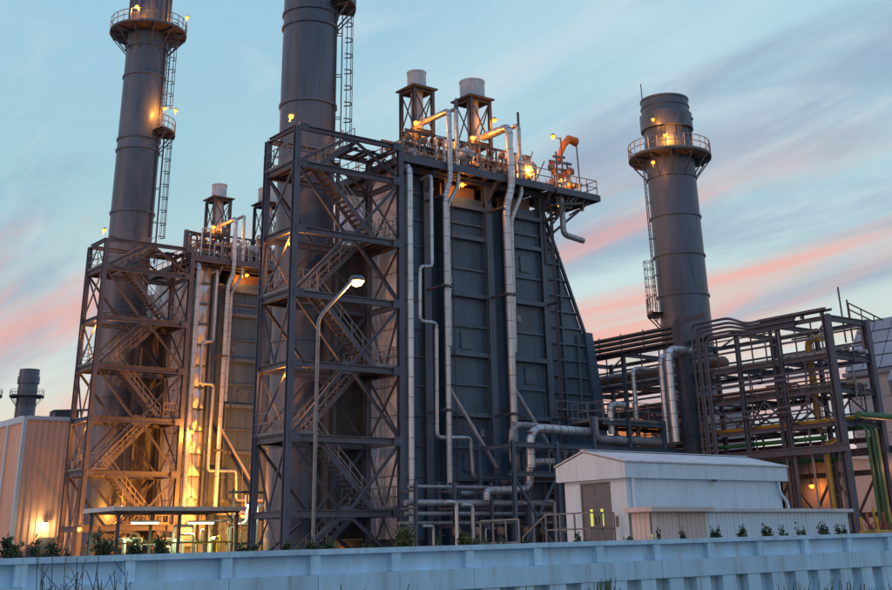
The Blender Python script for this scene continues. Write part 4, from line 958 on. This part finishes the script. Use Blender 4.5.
# ------------------------------------------------------------------ pipe rack at the right
RX0, RX1 = 60.0, 63.8
RY = [41.95, 45.5, 48.65, 53.6, 58.5, 63.5]
RZL = [12.75, 10.62, 8.75, 6.9]
def rack():
    t = Thing('pipe_rack', 'open dark steel pipe rack with many beams at the right', 'pipe rack', (RX0, RY[0], 0)); P = t.p
    for i, y in enumerate(RY):
        for x in (RX0, RX1):
            w = .40 if i == 0 else .24
            c = P('column', G().bar((x, y, 0), (x, y, 12.95), w, w, 'H', (1, 0, 0)), 'steel')
            if i == 1: P('column', G().bar((x, y+.55, 0), (x, y+.55, 12.7), .16, .16, 'H', (1, 0, 0)), 'steel')
            P('base_plate', G().box(x-.35, x+.35, y-.35, y+.35, 0, .06), 'steel', c)
        for z in RZL: P('cross_beam', G().bar((RX0+.2, y, z), (RX1-.2, y, z), .2, .34 if i == 0 else .26, 'H'), 'steel')
        if i in (1, 2): P('brace', G().bar((RX0+.1, y, 6.9), (RX1-.1, y, 8.6), .1), 'steel')
    for a, b in zip(RY, RY[1:]):
        for x in (RX0, RX1):
            for z in RZL: P('long_beam', G().bar((x, a+.2, z), (x, b-.2, z), .2, .24, 'H'), 'steel')
            for z in (11.7, 9.7): P('strut', G().bar((x, a+.1, z), (x, b-.1, z), .09, .12), 'steel')
        for x in (RX0, RX1):
            m = (a+b)/2
            P('brace', G().bar((x, a+.1, 7.05), (x, m, 8.6), .09), 'steel'); P('brace', G().bar((x, b-.1, 7.05), (x, m, 8.6), .09), 'steel')
        P('plan_brace', G().bar((RX0+.1, a+.1, 12.6), (RX1-.1, b-.1, 12.6), .09), 'steel'); P('plan_brace', G().bar((RX0+.1, a+.1, 8.6), (RX1-.1, b-.1, 8.6), .09), 'steel')
        P('plan_brace', G().bar((RX0+.1, b-.1, 10.5), (RX1-.1, a+.1, 10.5), .09), 'steel')
        for k in (1, 2): 
            y = a+(b-a)*k/3; P('hanger', G().bar((RX0+.05, y, 10.6), (RX0+.05, y, 12.7), .07), 'steel'); P('sleeper', G().bar((RX0, y, 10.75), (RX1, y, 10.75), .1, .12), 'steel'); P('sleeper', G().bar((RX0, y, 8.9), (RX1, y, 8.9), .1, .12), 'steel')
    # lower big beams
    for x, z in ((RX0-.3, 5.6), (RX1+.3, 5.6)): P('low_beam', G().bar((x, 41.5, z), (x, 60, z), .26, .42, 'H'), 'steel')
    # things carried by the rack
    for k, z in enumerate((13.90, 13.58, 13.26, 12.94)):
        nm = ('topmost', 'second', 'third', 'lowest')[k]
        q = Thing('cable_tray', f'{nm} of the stacked cable trays left of the riser on the pipe rack', 'cable tray', (RX0-.2, 53.4, z-.1), 'stacked cable trays')
        for x in (RX0-.35, RX0+.35): q.p('side_rail', G().bar((x, 53.3, z), (x, 66, z), .05, .13), 'brown')
        q.p('tray_bottom', G().box(RX0-.34, RX0+.34, 53.3, 66, z-.06, z-.04), 'steel')
        for y in np.arange(54, 66, 2.1): q.p('hanger', G().bar((RX0-.4, y, z-.2), (RX0-.4, y, z+.16), .06), 'steel')
    q = Thing('cable_tray', 'cable tray along the top of the pipe rack at its right end', 'cable tray', (RX0, 41.8, 13.1))
    for x in (RX0-.3, RX0+.3): q.p('side_rail', G().bar((x, 41.7, 13.22), (x, 46.6, 13.22), .05, .14), 'steel')
    q.p('tray_bottom', G().box(RX0-.28, RX0+.28, 41.7, 46.6, 13.13, 13.16), 'steel')
    for y in (42.2, 43.6, 45, 46.3): q.p('foot', G().bar((RX0, y, 12.9), (RX0, y, 13.15), .3, .1), 'steel')
    # riser duct with a rounded shoulder
    out = [(53.28, 4.8)]+[(52.63+.65*math.cos(a), 13.62+.65*math.sin(a)) for a in np.linspace(0, math.pi/2, 7)]+[(50.5, 14.27), (50.5, 13.95), (52.25, 13.95), (52.38, 13.8), (52.38, 4.8)]
    q = Thing('cable_riser', 'broad dark cable riser bending over at its rounded top, middle of the rack', 'cable riser', (60, 52.8, 4.8))
    q.p('cover', G().poly(out, lambda u, w, k: (k, u, w), 59.35, 59.42), 'steel')
    q.p('side_cover', G().poly([(53.2, 4.8), (53.2, 13.6), (52.45, 13.6), (52.45, 4.8)], lambda u, w, k: (k, u, w), 59.43, 60.1), 'steel')
    for z in np.arange(5.5, 13.5, 1.6): q.p('strap', G().box(59.30, 59.349, 52.36, 53.3, z-.05, z+.05), 'steel')
    for k in range(5):
        y = 52.0-.27*k; zt = 13.75-.26*k; x = 59.75+.1*(k % 2)
        pipe([(x, y, 5.2), (x, y, zt), (x, 48.9, zt), (x, 47.6, zt-.55+.1*k), (x, 44.0, zt-.55+.1*k)], .085, ('outermost', 'second', 'third', 'fourth', 'innermost')[k]+' of the nested conduits bending down beside the cable riser', 'steel', 'conduit', 8, 0, .45, 'nested conduits')
    # pipes lying on rack levels
    lay = [(60.7, 10.95, .09, 'lagd'), (61.3, 10.98, .12, 'brown'), (62.2, 10.95, .09, 'steel'), (63.0, 11.0, .14, 'lagd'), (60.6, 9.08, .1, 'steel'), (61.4, 9.1, .12, 'brown'), (62.6, 9.1, .12, 'lagd'), (60.8, 7.2, .12, 'yellow'), (61.6, 7.22, .14, 'brown'), (62.8, 7.2, .12, 'lagd')]
    lv = {10: 'upper', 11: 'upper', 9: 'middle', 7: 'lower'}
    cnt = {}
    for x, z, r, m in lay:
        l = lv[int(z)]; cnt[l] = cnt.get(l, 0)+1
        pipe([(x, 41.6, z), (x, 66, z)], r, f'{("front", "second", "third", "rear")[cnt[l]-1]} pipe lying along the {l} level of the pipe rack', m, 'rack_pipe', 8, 0)
    for x, z in ((RX0-.25, 9.9), (RX0-.25, 8.1)):
        for ya, yb in ((43.6, 47.2), (46.8, 50.6)):
            single('cable_ladder', G().bar((x, ya, z), (x, yb, z-.02), .05, .1).bar((x, ya, z-.3), (x, yb, z-.32), .05, .1).bar((x, ya+.1, z+.6), (x, ya+.1, z-.3), .05), 'steel', f'short cable ladder hung on the {"upper" if z > 9 else "lower"} face of the rack, {"right" if ya < 45 else "left"} one', 'cable ladder', (x, ya, z))
    q = Thing('lagged_header', 'fat brown lagged header pipe with domed end crossing behind the riser', 'pipe', (62, 51.4, 11.5))
    q.p('lagged_run', G().lathe((62, 51.2, 11.5), [(.02, 0), (.25, .06), (.40, .22), (.44, .4), (.44, 15)], 20, 'y'), 'brown')
    g = G()
    for y in np.arange(52.2, 66, 1.0): q.p('joint_band', G().lathe((62, y, 11.5), [(.44, -.03), (.46, -.03), (.46, .03), (.44, .03)], 20, 'y'), 'band')
    for y in (53.6, 58.5): q.p('saddle', G().box(61.6, 62.4, y-.1, y+.1, 10.75, 11.1), 'steel')
    pipe([(59.5, 55.75, 11.4), (58.0, 55.75, 11.4), (58.0, 55.75, 6.4)], .15, 'thin upright lagged pipe left of the riser', 'lag', band=.8, bend=.5)
    pipe([(60.2, 53.25, 11.9), (58.0, 53.25, 11.9), (58.0, 53.25, 6.6)], .2, 'left of two tall lagged pipes with elbow tops beside the riser', 'lag', band=.8, bend=.6)
    pipe([(60.2, 52.5, 12.2), (57.9, 52.5, 12.2), (57.9, 52.5, 6.6)], .26, 'thicker right one of two tall lagged pipes with elbow tops beside the riser', 'lag', band=.8, bend=.75)
    # coloured pipes
    pipe([(61.5, 41.2, 7.3), (60.6, 41.2, 7.3), (64.0, 41.2, 7.3)][1:], .2, 'thick green pipe crossing behind the right rack column', 'green', 'green_pipe', 14, 0)
    for k, (x, y) in enumerate(((61.3, 41.3), (61.75, 41.3), (62.2, 41.4))):
        pipe([(x, y, 0.0), (x, y, 6.7), (x, y+2, 6.8)], .09, ('left', 'middle', 'right')[k]+' of three upright green pipes by the right rack column', 'green', 'green_pipe', 10, 0, .3, 'upright green pipes')
        for z in np.arange(.8, 6.5, .9): pass
    pipe([(60.4, 43.4, 6.25), (60.4, 55, 6.25)], .12, 'long green pipe under the pipe rack', 'green', 'green_pipe', 10, 0)
    pipe([(62.4, 43.4, 5.2), (62.4, 50, 5.2), (64, 50, 5.2)], .13, 'lower green pipe in the shade under the rack', 'green', 'green_pipe', 10, 0)
    pipe([(62.6, 41.6, 0), (62.6, 41.6, 6.6)], .13, 'yellow upright pipe right of the green ones', 'yellow', 'yellow_pipe', 10, 0)
    pipe([(60.6, 43.6, 0), (60.6, 43.6, 5.9), (61.5, 43.6, 6.2)], .14, 'yellow upright pipe left of the right rack column', 'yellow', 'yellow_pipe', 10, 0)
    pipe([(62.4, 45.2, 6.8), (62.4, 45.2, 12.1), (62.4, 44.2, 12.1), (62.4, 44.2, 11.9)], .2, 'yellow gooseneck pipe standing inside the pipe rack', 'yellow', 'yellow_pipe', 12, 0, .5)
    rr_ = random.Random(31)
    for k in range(22):
        x = RX0+rr_.uniform(-.25, 3.6); z = rr_.choice((7.45, 7.6, 9.2, 9.35, 9.5, 10.1, 11.15, 11.3, 12.1, 12.4))+rr_.uniform(-.05, .05); ya = rr_.choice((41.8, 42.5, 45.4, 48.5)); yb = ya+rr_.choice((5, 8, 12))
        single('thin_conduit', G().tube([(x, ya, z-rr_.uniform(.8, 2.0)), (x, ya, z), (x, yb, z)], rr_.choice((.035, .05, .06)), 6), rr_.choice(('steel', 'dsteel', 'rail', 'brown')), 'thin dark conduit strung along the pipe rack', 'conduit', (x, ya, z), 'thin conduits along the pipe rack')
    for k in range(10):
        x = RX0+rr_.uniform(0, 3.4); y = rr_.uniform(42.6, 51); r0 = rr_.choice((.05, .07, .1))
        single('drop_pipe', G().tube([(x, y, rr_.choice((0, 2, 5.9))), (x, y, rr_.choice((7.3, 9.0, 10.8))), (x+.6, y, rr_.choice((7.3, 9.0, 10.8)))], r0, 7), rr_.choice(('steel', 'dsteel', 'lagd', 'brown')), 'slim drop pipe inside the pipe rack', 'pipe', (x, y, 0), 'slim drop pipes in the pipe rack')
    # slim access ladder with cage in the rack
    for k, y in enumerate((42.9, 43.9)):
        q = Thing('rack_ladder', ('right', 'left')[k]+' caged access ladder beside the right rack column', 'ladder', (60.9, y, 0))
        for dx in (-.22, .22): q.p('side_rail', G().bar((60.9+dx, y, 0), (60.9+dx, y, 9.8-k*1.5), .05), 'rail')
        for z in np.arange(.4, 9.5-k*1.5, .4): q.p('rung', G().bar((60.68, y, z), (61.12, y, z), .03), 'rail')
        for z in np.arange(2.4, 9.6-k*1.5, .8): q.p('cage_hoop', G().tube([(60.68, y, z), (60.6, y-.4, z), (60.9, y-.65, z), (61.2, y-.4, z), (61.12, y, z)], .02, 5, .15), 'rail')
rack()

# ------------------------------------------------------------------ turbine enclosure, intake house and masts at far right
def right_plant():
    X = 71.5
    a = at(845, 372, x=X); b = at(900, 360, x=X)
    y1 = a[1]; y0 = y1-9.5
    t = Thing('intake_house', 'pale air intake house with sloping panelled hood at the right edge', 'intake house', (X, y0, 0)); P = t.p
    P('core', G().box(X+.1, X+12, y0, y1-.1, 0, a[2]-.3), 'pinkw')
    zs = [0, 2.4, 4.8, 7.2, 9.4, a[2]-.3]
    n = 5; w = (y1-y0)/n
    for zl, zh in zip(zs, zs[1:]):
        for i in range(n): P('wall_panel', G().box(X, X+.1, y0+i*w+.02, y0+(i+1)*w-.02, zl+.02, zh-.02), 'pinkw')
    zb = a[2]-.1; zt = zb+3.6; run = 2.6
    P('drip_ledge', G().box(X-.25, X+.3, y0, y1+.1, zb-.28, zb-.02), 'hood')
    P('hood_core', G().poly([(X+.1, zb), (X+12, zb), (X+12, zt), (X+run+.1, zt)], lambda u, w_, k: (u, k, w_), y0+.05, y1-.05), 'hood')
    n = 7; m = 4; w = (y1-y0)/n
    for i in range(n):
        for j in range(m):
            f0, f1 = j/m+.012, (j+1)/m-.012; ya, yb = y0+i*w+.03, y0+(i+1)*w-.03
            q = lambda f, d: (X+run*f-d*.8, zb+3.6*f+d*.6)
            v = []
            for d in (0, .09):
                for f, yy in ((f0, ya), (f0, yb), (f1, yb), (f1, ya)): u, z = q(f, d+.02); v.append((u, yy, z))
            P('hood_panel', G().add(v, [(4, 5, 6, 7), (0, 1, 5, 4), (1, 2, 6, 5), (2, 3, 7, 6), (3, 0, 4, 7)]), 'hood')
    P('hood_rib', G().tube([(X+.05, y0+3.4, zb-2.3), (X-.9, y0+3.4, zb-.9), (X-.3, y0+3.4, zb-.1)], .1, 8), 'hood')
    P('side_canopy', G().poly([(X-.02, zb-2.4), (X-1.5, zb-2.0), (X-1.7, zb-1.0), (X-1.2, zb-.35), (X-.26, zb-.3)], lambda u, w_, k: (u, k, w_), y0-2, y1-4.2), 'hood')
    # masts and stay
    for px, l, h in ((843, 'left', 286), (850, 'right', 299)):
        p = at(px, 322, x=X+2.4); q = at(px, h, x=X+2.4)
        single('roof_mast', G().bar((p[0], p[1], zt-1.2), (p[0], p[1], q[2]), .09), 'dsteel', f'{l} thin mast on the intake hood roof edge', 'mast', (p[0], p[1], zt-1.2))
    p = at(848, 303, x=X+2.4); q = at(887, 322, x=X+2.4)
    s = Thing('slanted_handrail', 'slanted double handrail above the intake hood at right edge', 'handrail', (p[0], q[1], q[2]-.8))
    for dz in (0, -.45): s.p('rail', G().bar((p[0], p[1], p[2]+dz), (q[0], q[1], q[2]+dz), .09), 'dsteel')
    for f in (0, .33, .66, 1): s.p('post', G().bar((p[0], p[1]+(q[1]-p[1])*f, p[2]+(q[2]-p[2])*f-1.6), (p[0], p[1]+(q[1]-p[1])*f, p[2]+(q[2]-p[2])*f), .06), 'dsteel')
    # turbine enclosure behind the rack
    t = Thing('turbine_enclosure', 'low pinkish turbine enclosure seen through the pipe rack', 'enclosure', (66, 46, 0)); P = t.p
    P('core', G().box(66.1, 71.3, 46, 75, 0, 5.4), 'pinkw')
    n = 12; w = 29/n
    for i in range(n): P('wall_panel', G().box(66, 66.1, 46+i*w+.03, 46+(i+1)*w-.03, .1, 5.35), 'pinkw')
    P('roof', G().box(65.8, 71.4, 45.8, 75.2, 5.41, 5.6), 'roofw')
    t = Thing('inlet_silencer', 'boxy lagged duct section behind the brown header pipe', 'duct', (66, 57, 5.6)); P = t.p
    P('body', G().box(66.2, 71, 57, 66, 5.61, 10.2), 'lagd')
    for z in np.arange(6, 10, .9): P('rib', G().box(66.08, 66.2, 57, 66, z, z+.1), 'lagd')
    for y in np.arange(57, 66.1, 1.5): P('rib', G().box(66.1, 66.199, y-.05, y+.05, 5.62, 10.2), 'lagd')
    # frames and machines in the shade under the rack
    t = Thing('support_frame', 'dark braced support frame under the pipe rack', 'frame', (65, 44, 0)); P = t.p
    for y in (43.5, 46.6, 49.7, 52.8):
        P('column', G().bar((64.9, y, 0), (64.9, y, 6.4), .26, .26, 'H', (1, 0, 0)), 'dsteel')
        P('brace', G().bar((64.9, y, .3), (64.9, y+3, 4.4), .12), 'dsteel'); P('brace', G().bar((64.9, y+3, .3), (64.9, y, 4.4), .12), 'dsteel')
    for z in (2.2, 4.5, 6.3): P('beam', G().bar((64.9, 43.3, z), (64.9, 56, z), .2, .3, 'H'), 'dsteel')
    lamp((65.5, 48.6, 4.0), (0, 0, -1), 'orange lamp glowing through the frame under the pipe rack', 22, stem=4, grp=None)
    lamp((63.2, 55.5, 5.3), (0, 0, -1), 'orange lamp glowing behind the switch house roof', 160, stem=5.3, grp=None)
    lamp((66.0, 41.8, 5.0), (0, 0, -1), 'warm lamp lighting the foot of the intake house', 220, stem=5, grp=None, color=(1, .45, .25))
    for k, (px, y) in enumerate(((868, 39.5), (884, 39.0))):
        x = at(px, 520, y=y)[0]
        q = Thing('fuel_skid', ('left', 'right')[k]+' small yellow and red fuel skid at the lower right corner', 'skid', (x, y, 0))
        q.p('base_frame', G().box(x-.8, x+.8, y-.5, y+.5, 0, .2), 'red')
        for dx in (-.6, 0, .6): q.p('riser_pipe', G().tube([(x+dx, y, .2), (x+dx, y, 2.2+dx*.4)], .07, 8), 'yellow' if dx else 'red')
        q.p('header', G().tube([(x-.8, y-.05, 1.2), (x+.8, y-.05, 1.2)], .13, 10), 'yellow')
        for dx in (-.6, 0, .6): q.p('handwheel', G().lathe((x+dx, y-.3, 1.55), [(.14, -.02), (.17, -.02), (.17, .02), (.14, .02)], 12, 'y'), 'red')
        q.p('filter', G().lathe((x+.3, y-.3, .2), [(.2, 0), (.22, .05), (.22, .8), (.1, .95), (.02, .96)], 12), 'lagd')
    pipe([(64.2, 39.6, 2.0), (70, 39.6, 2.0)], .2, 'grey pipe behind the skids at the right edge', 'lagd', 'grey_pipe', 10, 1)
    pipe([(64.2, 40.2, 5.6), (72, 40.2, 5.6)], .22, 'pale lagged pipe crossing right of the rack column', 'lag', 'grey_pipe', 12, 1)
right_plant()

# ------------------------------------------------------------------ planting behind the wall and weeds in front
def shrub(loc, h, w, label, m, seed, grp):
    r = random.Random(seed); t = Thing('shrub', label, 'shrub', loc, grp)
    st = G(); lf = G(); x0, y0, z0 = loc
    ns = 7
    for i in range(ns):
        a = 2*math.pi*i/ns+r.uniform(-.4, .4); rr = w*.5*r.uniform(.3, 1); tx, ty, tz = x0+rr*math.cos(a), y0+rr*math.sin(a), z0+h*r.uniform(.6, 1)
        st.bar((x0, y0, z0), (tx, ty, tz), .018)
        for k in range(int(230*h)+60):
            f = r.uniform(.25, 1.05); cx, cy, cz = x0+(tx-x0)*f+r.gauss(0, .09*w), y0+(ty-y0)*f+r.gauss(0, .09*w), z0+(tz-z0)*f+r.gauss(0, .06)
            d = nrm(V3((r.gauss(0, 1), r.gauss(0, 1), r.gauss(.5, 1)))); s = nrm(np.cross(d, V3((r.gauss(0, 1), r.gauss(0, 1), r.gauss(0, 1)))))
            L = r.uniform(.05, .12); c = V3((cx, cy, cz))
            lf.add([c, c+d*L*.5+s*L*.22, c+d*L, c+d*L*.5-s*L*.22], [(0, 1, 2, 3)])
    t.p('stems', st, 'twig'); o = t.p('foliage', lf, m); o['kind'] = 'stuff'
PY = 23.2
PLANT_SCALE = .72
plants = [(12, 538, .6, 'leaf'), (42, 545, .4, 'leaf'), (66, 541, .5, 'leaf'), (108, 533, .75, 'leaf'), (135, 545, .4, 'leaf'), (165, 539, .55, 'leaf'), (246, 545, .4, 'leaf'), (292, 543, .4, 'leaf'), (312, 542, .4, 'leaf'), (330, 544, .4, 'leaf'), (370, 544, .4, 'leaf'), (403, 532, .65, 'leafb'), (440, 543, .35, 'leaf'), (463, 535, .5, 'leafb'), (478, 536, .45, 'leafb'), (500, 539, .4, 'leaf'), (526, 542, .3, 'leaf'), (582, 537, .35, 'leaf'), (628, 536, .3, 'leaf'), (655, 533, .35, 'leaf'), (683, 531, .4, 'leaf'), (714, 531, .45, 'leaf'), (742, 530, .35, 'leaf'), (767, 529, .4, 'leaf'), (783, 529, .45, 'leaf'), (801, 530, .4, 'leaf'), (826, 526, .45, 'leaf'), (840, 527, .5, 'leaf')]
where = ['at the far left picture edge', 'second from the left picture edge', 'left of the left stair tower foot', 'tallest of those before the pump shelter', 'just left of the pump shelter lights', 'under the first pump shelter tube light', 'left of the centre stair tower', 'at the front column of the centre stair tower', 'at the street lamp pole', 'right of the street lamp pole', 'before the middle of the centre stair tower', 'biggest and yellow green, right of the stair tower', 'small one before the low pipes', 'yellow green, before the low pipes', 'second yellow green one before the low pipes', 'before the pipe bridge', 'small one left of the switch house', 'before the switch house door', 'at the switch house corner', 'before the corrugated canopy left end', 'under the corrugated canopy', 'before the canopy right end', 'left part of the long shed', 'second along the long shed', 'middle of the long shed', 'right part of the long shed', 'at the right end of the shed', 'last one right of the shed']
for i, ((px, py, w, m), wh) in enumerate(zip(plants, where)):
    p = at(px, py, y=PY); shrub((p[0], PY, 0), p[2]+.03-rnd.uniform(0, .13), w*PLANT_SCALE*rnd.uniform(.8, 1.35), f'{"dark green" if m == "leaf" else "leafy"} shrub above the wall, {wh}', m, 40+i, 'shrubs behind the boundary wall')
def weeds():
    r = random.Random(21); gs = (G(), G())
    for px0, px1, n, top, y, stiff in ((30, 125, 20, (555, 590), 15.5, 1), (592, 612, 26, (577, 590), 17, 0), (780, 892, 55, (579, 592), 18, 0), (330, 560, 12, (583, 592), 16, 0)):
        for i in range(n):
            px = r.uniform(px0, px1); yy = y+r.uniform(-1, 1); tp = at(px+r.gauss(0, 4), r.uniform(*top), y=yy); b = at(px, 620, y=yy)
            p0 = V3((b[0], yy, -.8)); p2 = V3(tp); p1 = (p0+p2)/2+V3((r.gauss(0, .05), 0, .1))
            w = .011 if stiff else .016; g = gs[0 if stiff else 1]
            g.bar(p0, p1, w); g.bar(p1, p2, w*.65)
            if stiff:
                for k in range(2):
                    f = r.uniform(.1, .8); q = p1+(p2-p1)*f; g.bar(q, q+V3((r.gauss(0, .12), r.gauss(0, .05), r.uniform(.1, .3))), w*.6)
    for g, nm, m, l in ((gs[0], 'weeds', 'dry', 'thin dry weed stems in front of the blue wall at the left'), (gs[1], 'grass', 'grass', 'green grass tips along the foot of the blue wall')):
        o = link(nm, g, m); o['kind'] = 'stuff'; o['label'] = l; o['category'] = nm
weeds()
